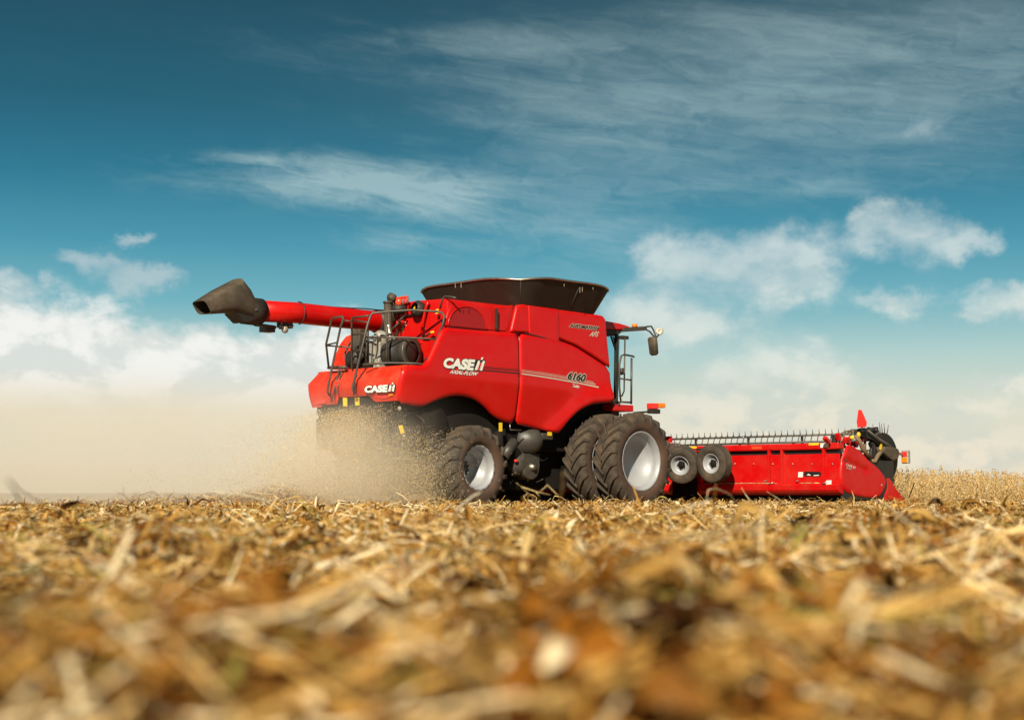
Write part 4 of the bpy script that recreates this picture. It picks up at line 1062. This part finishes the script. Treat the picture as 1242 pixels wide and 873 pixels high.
# transport wheels stowed against the back
def t_wheel(px, py, X, rot, label):
    R, w = .40, .33
    wh = bpy.data.objects.new('transport_wheel', None); col.objects.link(wh); wh.parent = header
    q = rx(px, py, X); wh.location = q-header.location; wh.rotation_euler = rot; wh['label'] = label
    return wh
def t_wheel_meshes():
    R, w, rr = .40, .27, .205; h = w/2
    mb = MB(); pr = [(-h*.75,rr),(-h,rr+.03),(-h*1.04,(R+rr)/2),(-h*.98,R-.05),(-h*.82,R-.012)]
    for k in range(9): y = -h*.72+k*h*.18; pr += [(y,R),(y+.018,R),(y+.02,R-.010),(y+.026,R-.010)]
    pr += [(h*.85,R-.012),(h*.98,R-.05),(h*1.04,(R+rr)/2),(h,rr+.03),(h*.75,rr)]
    out = []
    mb.lathe(pr, (0,0,0), (1,0,0), 48); out.append(('tyre', mb, M['rubber']))
    mb = MB().lathe([(-h*.76,rr+.008),(-h*.86,rr+.0),(-h*.8,rr-.012),(-h*.55,rr-.022),(-h*.45,rr-.04),(-h*.1,rr-.05),(-h*.05,rr-.07),(-h*.15,.09),(-h*.12,.06)], (0,0,0), (1,0,0), 40); out.append(('rim', mb, M['silver']))
    mb = MB().lathe([(-h*.1,.085),(-h*.3,.075),(-h*.55,.05),(-h*.6,.03),(-h*.6,0)], (0,0,0), (1,0,0), 20)
    for k in range(5): a = 2*PI*k/5; mb.lathe([(-h*.35,.0),(-h*.35,.012),(-h*.1,.012)], (0,math.cos(a)*.085,math.sin(a)*.085), (1,0,0), 6)
    out.append(('hub', mb, M['dark']))
    res = []
    for n, b_, m_ in out:
        bmesh.ops.recalc_face_normals(b_.bm, faces=b_.bm.faces[:]); me = bpy.data.meshes.new(n); b_.bm.to_mesh(me); b_.bm.free(); me.materials.append(m_); res.append((n, me))
    return res
tws = t_wheel_meshes()
for px, py, X, rot, label in ((827,563.2,2.30,(0,math.radians(-14),math.radians(16)),'transport wheel nearer the combine, tilted back'), (866,561.8,2.35,(0,math.radians(-4),math.radians(0)),'transport wheel farther from the combine, upright')):
    wh = t_wheel(px, py, X, rot, label)
    for n, me in tws: o = bpy.data.objects.new(n, me); col.objects.link(o); o.parent = wh
    q = rx(px, py, X); MB().beam(q, Vector((XB+.05, q.y+.15, q.z-.05)), .1, .1).build('wheel_bracket', M['black'], header, bevel=.01)
mb = MB()
for pxs in (((806,533),(814,532)),((810,530),(812,540)),((806,536),(815,541)),((808,545),(812,555))):
    mb.beam(rx(*pxs[0],2.7), rx(*pxs[1],2.7), .12, .12)
mb.each('coupler_bracket', M['hred'], header, bevel=.02)
mb = MB(); mb.box(rx(818,543,2.6)+Vector((-.1,-.1,-.1)), rx(818,543,2.6)+Vector((.1,.1,.1)))
for k in range(7):
    a, b_ = rx(810+rng.uniform(0,16), 536+rng.uniform(0,8), 2.6), rx(812+rng.uniform(0,16), 545+rng.uniform(0,14), 2.6); mb.tube([a, (a+b_)/2+Vector(rng.uniform(-.1,.1,3)), b_], .014, 6)
mb.each('coupler_hose', M['steel'], header)
mb = MB(); mb.tube([rx(850,548,2.6), rx(846,556,2.6), rx(847,566,2.6)], .02, 6); mb.beam(rx(845,545,2.8), rx(855,545,2.8), .05, .05); mb.build('wheel_latch', M['black'], header)
a, b_ = rx(847,575,2.75), rx(851,592,2.75); MB().prism([rx(*p,2.8) for p in ((848.5,575),(851,575),(850,586),(855,596),(849,594),(846.5,588))], (.1,0,0)).build('support_leg', M['hred'], header, bevel=.01)
MB().box(rx(815,601,2.7), rx(846,578,2.9)).build('wheel_frame', M['dark'], header, bevel=.02)
# ================================================================== THE FIELD
CP = np.array((CAM.x, CAM.y)); RV = np.array((Rv.x, Rv.y)); FV = np.array((Fh.x, Fh.y))
def hgt(x, y):
    """gentle unevenness of the ground and its mat of chaff"""
    h = .034*np.sin(x*1.9+y*.7)+.030*np.sin(-x*1.1+y*2.3+1.3)+.018*np.sin(x*4.3-y*3.1+.5)+.014*np.sin(x*7.9+y*6.2)+.008*np.sin(x*13.1-y*9.7+2)
    d = np.hypot(x-CP[0], y-CP[1])
    wr = .34*np.exp(-((y+.2)/1.0)**2)*(1/(1+np.exp((x+5.2)*4)))*(.75+.25*np.sin(x*2.3))/(1+np.exp(-(x+10)*1.5))      # windrow left behind the machine
    return h*np.clip(1.25-d/60, .3, 1.0) + wr - .10*np.exp(-(d/.9)**2)
def mesh_np(name, V, F, m, tint=None, parent=None, smooth=False, kind=None):
    me = bpy.data.meshes.new(name); k = F.shape[1]
    me.vertices.add(len(V)); me.vertices.foreach_set('co', V.astype(np.float32).ravel())
    me.loops.add(F.size); me.loops.foreach_set('vertex_index', F.astype(np.int32).ravel())
    me.polygons.add(len(F)); me.polygons.foreach_set('loop_start', (np.arange(len(F))*k).astype(np.int32))
    if smooth: me.polygons.foreach_set('use_smooth', np.ones(len(F), bool))
    if tint is not None:
        at = me.color_attributes.new('tint', 'FLOAT_COLOR', 'POINT')
        at.data.foreach_set('color', np.concatenate([tint, np.ones((len(tint),1))], 1).astype(np.float32).ravel())
    me.update(); me.materials.append(m)
    o = bpy.data.objects.new(name, me); col.objects.link(o)
    if kind: o['kind'] = kind
    return o
# ground sheet: fine grid near, one big sheet to the horizon
gm = bpy.data.materials.new('stubble_soil'); gm.use_nodes = True; Tn = NT(gm.node_tree); b = Tn.n['Principled BSDF']
ob = Tn.new('ShaderNodeTexCoord').outputs['Object']
na = Tn.noise(ob, 14, 8, .7, .4); nb = Tn.noise(ob, .35, 5, .6)
cg = Tn.ramp(Tn.m('ADD', Tn.m('MULTIPLY', na, .8), Tn.m('MULTIPLY', nb, .2)), [(.36,(.10,.055,.022)),(.48,(.26,.155,.065)),(.58,(.42,.28,.12)),(.70,(.55,.42,.22))])
Tn.l.new(cg, b.inputs['Base Color']); b.inputs['Roughness'].default_value = .95; b.inputs['Specular IOR Level'].default_value = .1
bn = Tn.new('ShaderNodeBump'); bn.inputs['Strength'].default_value = 1; bn.inputs['Distance'].default_value = .05; Tn.l.new(na, bn.inputs['Height']); Tn.l.new(bn.outputs[0], b.inputs['Normal'])
def gridsheet():
    r = np.concatenate([np.linspace(0.05, 12, 150), np.linspace(12.3, 70, 190), np.geomspace(72, 3500, 40)])
    th = np.linspace(0, 2*PI, 721)[:-1]
    # denser wedge towards the machine is not needed: the litter carries the detail
    Rr, Tt = np.meshgrid(r, th, indexing='ij'); X = CP[0]+Rr*np.cos(Tt); Y = CP[1]+Rr*np.sin(Tt)
    Z = hgt(X, Y)*np.clip(1.6-Rr/80, 0, 1) - .012
    V = np.stack([X.ravel(), Y.ravel(), Z.ravel()], 1); nr, nt = Rr.shape
    i = np.arange(nr-1)[:,None]*nt; j = np.arange(nt)[None,:]; j2 = (j+1) % nt
    F = np.stack([(i+j).ravel(), (i+nt+j).ravel(), (i+nt+j2).ravel(), (i+j2).ravel()], 1)
    return V, F
V, F = gridsheet(); gnd = mesh_np('ground', V, F, gm, smooth=True, kind='structure')

# straw, husks and leaves ------------------------------------------------
def litter_mat(name, trans=.22):
    m = bpy.data.materials.new(name); m.use_nodes = True; T_ = NT(m.node_tree); b = T_.n['Principled BSDF']; out = T_.n['Material Output']
    at = T_.new('ShaderNodeAttribute', attribute_name='tint'); ob = T_.new('ShaderNodeTexCoord').outputs['Object']
    n = T_.noise(ob, 90, 3, .6); f = T_.ramp(n, [(.3,(.72,)*3),(.7,(1.15,)*3)])
    c = T_.mix(1.0, at.outputs[0], f, 'MULTIPLY'); T_.l.new(c, b.inputs['Base Color'])
    b.inputs['Roughness'].default_value = .6; b.inputs['Specular IOR Level'].default_value = .12
    tr = T_.new('ShaderNodeBsdfTranslucent'); T_.l.new(c, tr.inputs[0]); mx = T_.new('ShaderNodeMixShader'); mx.inputs[0].default_value = trans
    T_.l.new(b.outputs[0], mx.inputs[1]); T_.l.new(tr.outputs[0], mx.inputs[2]); T_.l.new(mx.outputs[0], out.inputs[0]); return m
LM = litter_mat('dry_litter')
PAL = np.array([(.60,.365,.105),(.48,.275,.066),(.72,.51,.22),(.38,.185,.034),(.88,.74,.47),(.25,.100,.014),(.13,.044,.007),(.30,.108,.010),(.045,.016,.004),(.30,.26,.06)])
def pick(n, w): return PAL[rng.choice(len(PAL), n, p=np.array(w)/sum(w))]*rng.uniform(.78,1.18,(n,1))
def patches(pos, yaw, pitch, roll, L, Wd, curl, bend, tint, na=4, nc=3, taper=.4, wav=0.0):
    """curled strips: na points along, nc across"""
    n = len(pos); a = np.linspace(-.5,.5,na); c = np.linspace(-1,1,nc) if nc > 1 else np.zeros(1)
    A, C = np.meshgrid(a, c, indexing='ij'); A = A.ravel()[None]; C = C.ravel()[None]
    wid = Wd[:,None]/2*(1-taper*(np.abs(A)*2)**2)
    x = A*L[:,None]; y = C*wid; z = bend[:,None]*L[:,None]*(A*A*4-1)*.5 + curl[:,None]*wid*(C*C)
    if wav: z = z + wav*L[:,None]*np.sin(A*9+yaw[:,None]*7)*.5; y = y + wav*L[:,None]*np.cos(A*7+roll[:,None]*9)*.5
    cr, sr = np.cos(roll)[:,None], np.sin(roll)[:,None]; y, z = y*cr-z*sr, y*sr+z*cr
    cp_, sp_ = np.cos(pitch)[:,None], np.sin(pitch)[:,None]; x, z = x*cp_-z*sp_, x*sp_+z*cp_
    cy_, sy_ = np.cos(yaw)[:,None], np.sin(yaw)[:,None]; x, y = x*cy_-y*sy_, x*sy_+y*cy_
    V = np.stack([x+pos[:,0:1], y+pos[:,1:2], z+pos[:,2:3]], -1).reshape(-1,3)
    m = na*nc; f = []
    for i in range(na-1):
        for j in range(nc-1): f.append((i*nc+j, (i+1)*nc+j, (i+1)*nc+j+1, i*nc+j+1))
    F = (np.array(f)[None]+np.arange(n)[:,None,None]*m).reshape(-1,4)
    return V, F, np.repeat(tint, m, 0)
def merge(parts):
    Vs, Fs, Ts = [], [], []; o = 0
    for V, F, T_ in parts: Vs.append(V); Fs.append(F+o); Ts.append(T_); o += len(V)
    return np.concatenate(Vs), np.concatenate(Fs), np.concatenate(Ts)
HALF = math.atan(621/FPX)
def scatter(r0, r1, dens, expo):
    """radial positions with density dens*(4/r)^expo per m2 beyond 4 m, in a wedge wider than the view"""
    rs = np.linspace(r0, r1, 4000); mid = (rs[1:]+rs[:-1])/2; dr = rs[1]-rs[0]
    half = HALF + math.radians(5) + np.arctan(1.2/mid)
    w = dens*np.minimum(1, (4/mid)**expo)*2*half*mid*dr; n = int(w.sum())
    k = rng.choice(len(mid), n, p=w/w.sum()); r = mid[k]+rng.uniform(-dr/2,dr/2,n); th = rng.uniform(-1,1,n)*half[k]
    P = CP + (np.sin(th)*r)[:,None]*RV + (np.cos(th)*r)[:,None]*FV
    return P, r
parts = []
U = rng.uniform
def clump(P, s): return .5+.5*np.sin(P[:,0]*s+1.7*np.sin(P[:,1]*s*.8))*np.sin(P[:,1]*s*1.1+1.3*np.sin(P[:,0]*s*.7+2))
# leaves and husks
P, r = scatter(.75, 44, 1150, 1.05); n = len(P); cl_ = clump(P, 2.3)
cl2 = clump(P, 6.1); pb = .10+.62*np.clip((.6*cl_+.4*cl2-.34)/.28, 0, 1)+np.clip((7-r)/6, 0, 1)*.32
tint = np.where((U(0,1,n) < pb)[:,None], pick(n,[3,2,1.2,4,1.2,6,5,7,5,.6]), pick(n,[5,5,4,4,2.5,1.5,.7,1.5,.3,.5]))
z = hgt(P[:,0],P[:,1]) + U(0,1,n)**1.4*(.035+.18*clump(P,5.1)*clump(P,1.9))
sc_ = np.clip(1+(r-14)/40, 1, 1.25)
parts.append(patches(np.c_[P,z], U(0,2*PI,n), rng.normal(0,.60,n)*np.clip(.45+r/12,.45,1), rng.normal(0,.9,n), rng.gamma(3.2,.034,n).clip(.03,.30)*np.clip(.55+r/10,.55,1)*sc_, rng.gamma(2.6,.0075,n).clip(.005,.06)*np.clip(1.4-r/9,1,1.4)*sc_, rng.normal(0,1.0,n), rng.normal(0,.5,n), tint, 5, 3, .7, .06))
# straw pieces
P, r = scatter(.75, 48, 850, 1.05); n = len(P)
tint = np.where((U(0,1,n) < np.clip((7-r)/6,0,1)*.5)[:,None], pick(n,[2,3,1,5,1.5,4,2,4,2,1]), pick(n,[5,5,5,2,5,1,.6,1,.2,.8])); z = hgt(P[:,0],P[:,1])+.008+U(0,1,n)**1.6*(.06+.09*clump(P,4.1))
sc_ = np.clip(1+(r-12)/40, 1, 1.3)
parts.append(patches(np.c_[P,z], U(0,2*PI,n), rng.normal(0,.36,n), U(0,PI,n), rng.gamma(2.6,.07,n).clip(.05,.45), U(.004,.013,n)*sc_, U(.6,1.2,n), rng.normal(0,.12,n), tint, 3, 3, .1, .02))
# longer loose straws
P, r = scatter(1.3, 45, 80, .95); n = len(P)
tint = pick(n,[5,4,5,2,6,1,.5,.5,.1,1]); z = hgt(P[:,0],P[:,1])+.04+U(0,1,n)**2*.10
parts.append(patches(np.c_[P,z], U(0,2*PI,n), rng.normal(0,.30,n), U(0,PI,n), U(.15,.45,n), U(.004,.009,n)*np.clip(1+(r-12)/40,1,1.3), U(.6,1.2,n), rng.normal(0,.15,n), tint, 6, 3, .2, .04))
V, F, T_ = merge(parts)
o = mesh_np('straw_litter', V, F, LM, T_, smooth=True); setp(o, 'thick mat of broken straw, husks and brown leaves on the ground', 'straw litter', kind='stuff')
# tangled stems and leaf heaps that stand up above the mat
hp0 = [(5.2,-.9),(6.5,.8),(7.5,-1.7),(8.5,.2),(6.0,-1.5),(9.5,1.9),(11,-2.9),(12,.5),(4.2,.35),(4.6,1.2),(14,3.2),(13,-1.0),(3.2,-.6),(2.6,.45),(10,-.6),(16,1.5),(18,-4.4),(7.2,1.9),(3.0,.7),(2.1,-.35),(9,-2.4),(12,-.9),(15,-3.0),(11,2.9),(17,4.6),(8.2,1.2),(20,0),(14,.9)]
parts = []
for d_, s_ in hp0:
    c = CP+FV*d_+RV*s_; n = int(U(50,110)); rad = U(.07,.16)*(1+d_/22); P = c+rng.normal(0,1,(n,2))*rad
    z = hgt(P[:,0],P[:,1])+U(0,1,n)*(U(.04,.09) if d_ < 5 else U(.09,.18))*np.exp(-((P-c)**2).sum(1)/(2*rad*rad))+.02
    w_ = [2,1,.5,3,.5,6,6,6,4,.6] if rng.random() < .65 else [5,4,5,2,5,1,.5,1,.3,.6]
    parts.append(patches(np.c_[P,z], U(0,2*PI,n), rng.normal(0,.7,n), rng.normal(0,.9,n), U(.06,.20,n), U(.008,.032,n), rng.normal(0,1.0,n), rng.normal(0,.5,n), pick(n,w_), 5, 3, .75, .03))
P, r = scatter(2.2, 20, 14, 1.0); n = len(P); L = U(.12,.34,n)
z = hgt(P[:,0],P[:,1])+.04+L*.18
parts.append(patches(np.c_[P,z], U(0,2*PI,n), rng.normal(0,.55,n), U(0,PI,n), L, U(.005,.011,n), U(.6,1.2,n), rng.normal(0,.25,n), pick(n,[5,4,4,4,4,3,1,1.5,.5,1.2]), 7, 3, .3, .05))
V, F, T_ = merge(parts)
o = mesh_np('tangled_stems', V, F, LM, T_, smooth=True); setp(o, 'small heaps of tangled stems and brown leaves rising out of the straw', 'straw litter', kind='stuff')

# single stalks one can point to
def rayd(px, py, d):
    v = ray(px, py); return CAM + v*(d/v.dot(Fh))
def stalk(name, pxs, d, rad, colr, label, cat='straw stalk', extra=(), leaf=None):
    m_ = mat(name+'_dry', colr, .7, var=.25, vscale=30)
    P_ = [rayd(px, py, d+.12*k) for k, (px, py) in enumerate(pxs)]
    fine = []
    for a, b_ in zip(P_, P_[1:]): fine += [a.lerp(b_, t) for t in (0,.34,.67)]
    fine.append(P_[-1]); n = len(fine); fine = [p+Vector((rng.normal(0,.0015),rng.normal(0,.0015),rng.normal(0,.0015))) for p in fine]
    mb = MB().tube(fine, rad, 7, radii=[rad*.5*(.25+.75*min(1, k/2.5))*(1.0-.35*k/n) for k in range(n)])
    for e in extra: q = [rayd(px, py, d) for px, py in e]; mb.tube(q, rad*.55, 6, radii=[rad*.32]*(len(q)-1)+[rad*.12])
    o = mb.build(name, m_); setp(o, label, cat); return o
stalk('straw_stalk', [(262,597),(290,599),(318,605),(347,622)], 10, .009, (.78,.70,.52), 'long pale straw bowed over the mat, left of the rear wheel')
stalk('straw_stalk', [(583,597),(573,603),(560,612),(552,622)], 7.5, .016, (.80,.74,.60), 'short thick white straw leaning in front of the rear wheel')
stalk('broken_twig', [(626,585),(636,594),(647,604),(655,615)], 12, .011, (.50,.36,.16), 'branched tan twig in front of the gearbox between the wheels', 'twig', extra=[[(632,590),(650,596),(668,600)],[(650,596),(655,603)],[(640,598),(634,604)],[(655,596),(664,588),(672,596),(680,604)]])
stalk('dry_stalk', [(683,572),(682,590),(680,605),(676,620)], 5.5, .010, (.42,.27,.11), 'blurred upright tan stem in front of the inner dual wheel', 'stem')
stalk('dry_stalk', [(868,588),(867,598),(866,610),(866,625)], 7, .012, (.55,.33,.09), 'upright orange-brown stem in front of the upright transport wheel', 'stem')
stalk('dry_stalk', [(857,604),(859,594),(868,592),(879,596),(886,600),(893,611)], 9, .008, (.60,.45,.25), 'thin stem curled over beside the upright orange-brown stem', 'stem')
stalk('straw_stalk', [(861,606),(840,614),(818,622),(806,627)], 6.5, .013, (.72,.62,.42), 'thick pale straw lying slanted below the transport wheels')
stalk('straw_stalk', [(1066,606),(1082,617),(1098,629),(1108,640)], 12, .012, (.82,.76,.62), 'straight white straw slanting down in front of the crop divider')
stalk('straw_stalk', [(930,596),(942,603),(955,612)], 14, .008, (.66,.55,.30), 'thin straw leaning below the middle of the header')
stalk('grass_sprout', [(6,580),(22,604),(40,630),(52,660)], 4.6, .007, (.26,.33,.09), 'green grass blade leaning at the left edge of the field', 'grass blade')
stalk('straw_stalk', [(8,574),(25,594),(48,608),(78,622)], 6.0, .006, (.62,.50,.27), 'thin straw crossing the green blade at the left edge')
stalk('grass_sprout', [(0,694),(40,690),(85,691),(130,694)], 2.7, .009, (.42,.45,.17), 'thick blurred green stem lying flat near the lower left', 'stem')
stalk('weed_sprig', [(160,624),(158,608),(150,600),(142,597)], 9, .006, (.20,.12,.05), 'dark dried weed sprig standing above the straw at the left', 'weed', extra=[[(150,600),(150,588)],[(158,608),(166,597),(174,601)],[(160,612),(170,600)]])
stalk('straw_stalk', [(800,652),(850,648),(905,640),(960,633)], 3.4, .009, (.55,.42,.22), 'long blurred straw lying across the centre foreground')

# standing cut stubble, in rows along the driving direction
P, r = scatter(5, 75, 30, .6); n = len(P)
P[:,1] = np.round(P[:,1]/.45)*.45 + rng.normal(0,.03,n); keep = ~((P[:,0] > 4.6) & (P[:,1] > YE)) & (np.hypot(P[:,0]-CP[0],P[:,1]-CP[1]) > 6); P = P[keep]; n = len(P)
r = np.hypot(P[:,0]-CP[0],P[:,1]-CP[1]); hh = U(.05,.13,n)
z = hgt(P[:,0],P[:,1])+hh*.45
V, F, T_ = patches(np.c_[P,z], U(0,2*PI,n), PI/2+rng.normal(0,.25,n), U(0,PI,n), hh, U(.005,.010,n)*np.clip(r/18,1,2), U(.6,1.2,n), rng.normal(0,.15,n), pick(n,[5,5,3,3,2,1,.5,.5,.1,.3]), 3, 3, .1)
o = mesh_np('cut_stubble', V, F, LM, T_, smooth=True); setp(o, 'short cut stalks standing in the field', 'stubble', kind='stuff')

# the uncut crop ------------------------------------------------------------
def plant(nr):
    """one dry soybean plant: stem, side branches, hanging pods, tufted tip"""
    g_ = np.random.default_rng(nr); H = g_.uniform(.80,1.0); ps = []
    def strip(p, q, w, tint, bend=0.0):
        p, q = np.array(p), np.array(q); d = q-p; L = np.linalg.norm(d); yaw = math.atan2(d[1], d[0]); pit = math.asin(np.clip(d[2]/L,-1,1))
        ps.append(patches(((p+q)/2)[None], np.array([yaw]), np.array([pit]), np.array([g_.uniform(0,PI)]), np.array([L]), np.array([w]), np.array([.8]), np.array([bend]), np.array([tint]), 3, 2, .3))
    lean = g_.normal(0,.05,2); stemc = np.array((.60,.43,.19)); top = np.array((lean[0],lean[1],H))
    strip((0,0,0), top*.55, .009, stemc*.8); strip(top*.55, top, .007, stemc)
    for k in range(16):
        t = .12+.86*k/16; b0 = top*t; a = g_.uniform(0,2*PI); L = g_.uniform(.08,.2)*(1.1-t*.6)
        e = b0+np.array((math.cos(a)*L*.6, math.sin(a)*L*.6, L*.9)); strip(b0, e, .005, stemc*g_.uniform(.8,1.2))
        for j in range(3):
            c = b0+(e-b0)*g_.uniform(.2,1.05); dd = np.array((g_.normal(0,.02),g_.normal(0,.02),g_.uniform(-.055,.05))); strip(c, c+dd, g_.uniform(.010,.018), np.array((.70,.50,.23))*g_.uniform(.65,1.25), .3)
        if g_.random() < .5:
            c = e; dd = g_.normal(0,.035,3); dd[2] -= .02; strip(c, c+dd, g_.uniform(.015,.03), np.array((.56,.36,.14))*g_.uniform(.6,1.3), .4)
    return merge(ps)
protos = [plant(k) for k in range(8)]
def grow(P, s):
    out = []; kinds = rng.integers(0, len(protos), len(P))
    for k, (V0, F0, T0) in enumerate(protos):
        I = np.where(kinds == k)[0]
        if not len(I): continue
        a = U(0,2*PI,len(I)); sc__ = s[I]*U(.86,1.1,len(I)); ca, sa = np.cos(a)[:,None]*sc__[:,None], np.sin(a)[:,None]*sc__[:,None]
        x = V0[None,:,0]*ca-V0[None,:,1]*sa+P[I,0:1]; y = V0[None,:,0]*sa+V0[None,:,1]*ca+P[I,1:2]; z = V0[None,:,2]*sc__[:,None]+P[I,2:3]
        V = np.stack([x,y,z],-1).reshape(-1,3); F = (F0[None]+np.arange(len(I))[:,None,None]*len(V0)).reshape(-1,4)
        T_ = (T0[None]*U(.85,1.15,(len(I),1,1))).reshape(-1,3); out.append((V,F,T_))
    return merge(out)
pts = []
def rows(x0, x1, y0, y1, sx, sy):
    X_, Y_ = np.meshgrid(np.arange(x0,x1,sx), np.arange(y0,y1,sy), indexing='ij'); n = X_.size
    return np.c_[X_.ravel()+rng.normal(0,sx*.3,n), Y_.ravel()+rng.normal(0,.05,n)]
pts = np.concatenate([rows(5.2,60,-5.35,-3.3,.10,.42), rows(5.6,12,-3.3,6,.22,.45), rows(12,95,-3.3,2,.4,.9), rows(60,150,-5.35,-2,.35,.6)])
z = hgt(pts[:,0],pts[:,1])*.5
V, F, T_ = grow(np.c_[pts, z], np.where(pts[:,0] > 60, .9, .85))
o = mesh_np('standing_crop', V, F, LM, T_); setp(o, 'ripe golden crop standing uncut beyond the header', 'crop', kind='stuff')

# chaff thrown out behind the machine ------------------------------------
def chaff(n, fn, smin, smax):
    P = fn(n); m_ = (P[:,2] > .03) & (P[:,2] < np.where(P[:,1] < -1.3, 1.55, 2.0)-.22*np.clip(-5.4-P[:,0],0,4)); P = P[m_]; n = len(P)
    return patches(P, U(0,2*PI,n), U(-1.4,1.4,n), U(0,PI,n), U(smin,smax,n), U(.003,.0075,n), U(-1,1,n), U(-.4,.4,n), np.minimum(pick(n,[5,2,7,.5,9,.1,.05,.1,.02,.1])*1.25, .95), 3, 2, .4)
def plume(n):
    t = rng.gamma(1.6, 1.0, n); x = -5.15-t*.85; sp_ = .28+.30*t
    y = rng.normal(-.25,.55,n)+rng.normal(0,1,n)*sp_*.5; z = 1.62-.20*t-.05*t*t+rng.normal(0,1,n)*sp_*.66
    return np.c_[x, y, z]
def low(n):
    x = -5.0-rng.gamma(1.6,.95,n); y = rng.normal(-.4,1.0,n); z = np.abs(rng.normal(0,.42,n))+.08
    return np.c_[x,y,z]
def front(n):
    return np.c_[-5.2-rng.gamma(1.6,.8,n), rng.normal(-1.9,.4,n), np.abs(rng.normal(.7,.5,n))]
def under(n):
    return np.c_[U(-5.4,-4.2,n), rng.normal(-1.25,.22,n), np.abs(rng.normal(.55,.42,n))]
V, F, T_ = merge([chaff(60000, plume, .009, .026), chaff(36000, low, .009, .032), chaff(15000, front, .009, .030), chaff(5200, under, .010, .042)])
o = mesh_np('flying_chaff', V, F, litter_mat('chaff_straw', .45), T_); setp(o, 'cloud of chopped straw flying out behind the combine', 'flying chaff', kind='stuff')

# dust --------------------------------------------------------------------
def dust(name, lo, hi, dens, colr, expr, label):
    o = MB().box(lo, hi).build(name, None, recalc=True) if False else None
    mb = MB().box(lo, hi); bmesh.ops.recalc_face_normals(mb.bm, faces=mb.bm.faces[:]); me = bpy.data.meshes.new(name); mb.bm.to_mesh(me); mb.bm.free()
    m = bpy.data.materials.new(name); m.use_nodes = True; T_ = NT(m.node_tree); T_.n.remove(T_.n['Principled BSDF'])
    pv = T_.new('ShaderNodeVolumePrincipled'); T_.l.new(pv.outputs[0], T_.n['Material Output'].inputs['Volume'])
    pv.inputs['Color'].default_value = (*colr, 1); pv.inputs['Anisotropy'].default_value = .0
    ob = T_.new('ShaderNodeTexCoord').outputs['Object']; sx = T_.new('ShaderNodeSeparateXYZ'); T_.l.new(ob, sx.inputs[0])
    T_.l.new(T_.m('MULTIPLY', expr(T_, ob, *sx.outputs), dens), pv.inputs['Density'])
    me.materials.append(m); o = bpy.data.objects.new(name, me); col.objects.link(o); return setp(o, label, 'dust', kind='stuff')
def e1(T_, ob, x, y, z):
    top = T_.m('ADD', .75, T_.m('MULTIPLY', T_.noise(ob, .55, 4, .6, .5), 2.3))
    fz = T_.ss(T_.m('SUBTRACT', top, z), -.5, 1.7)
    fx = T_.ss(x, -4.9, -7.2)
    f0 = T_.m('SUBTRACT', 1.0, T_.ss(x, -7.6, -5.4))
    fy = T_.ss(T_.m('SUBTRACT', 5.6, T_.m('ABSOLUTE', T_.m('SUBTRACT', y, 2.0))), 0, 3.4)
    n = T_.ss(T_.noise(ob, 1.1, 4, .65, .6), .33, .68)
    base_ = T_.m('MULTIPLY', T_.m('MULTIPLY', fz, f0), T_.m('MULTIPLY', fy, T_.m('ADD', .45, n)))
    # dense fresh puff right behind the chopper
    ax_ = T_.m('DIVIDE', T_.m('ADD', x, 6.35), 1.0); ay_ = T_.m('DIVIDE', T_.m('ADD', y, .75), 1.25); az_ = T_.m('DIVIDE', T_.m('SUBTRACT', z, .60), .85)
    d2 = T_.m('ADD', T_.m('ADD', T_.m('MULTIPLY', ax_, ax_), T_.m('MULTIPLY', ay_, ay_)), T_.m('MULTIPLY', az_, az_))
    puff = T_.m('MULTIPLY', T_.m('EXPONENT', T_.m('MULTIPLY', d2, -1.0)), T_.m('ADD', 2.2, T_.m('MULTIPLY', n, 6.5)))
    return T_.m('ADD', base_, puff)
dust('dust_cloud', (-34,-3.6,-.05), (-4.6,7.6,3.3), .19, (.99,.95,.84), e1, 'tan dust hanging low behind the combine')
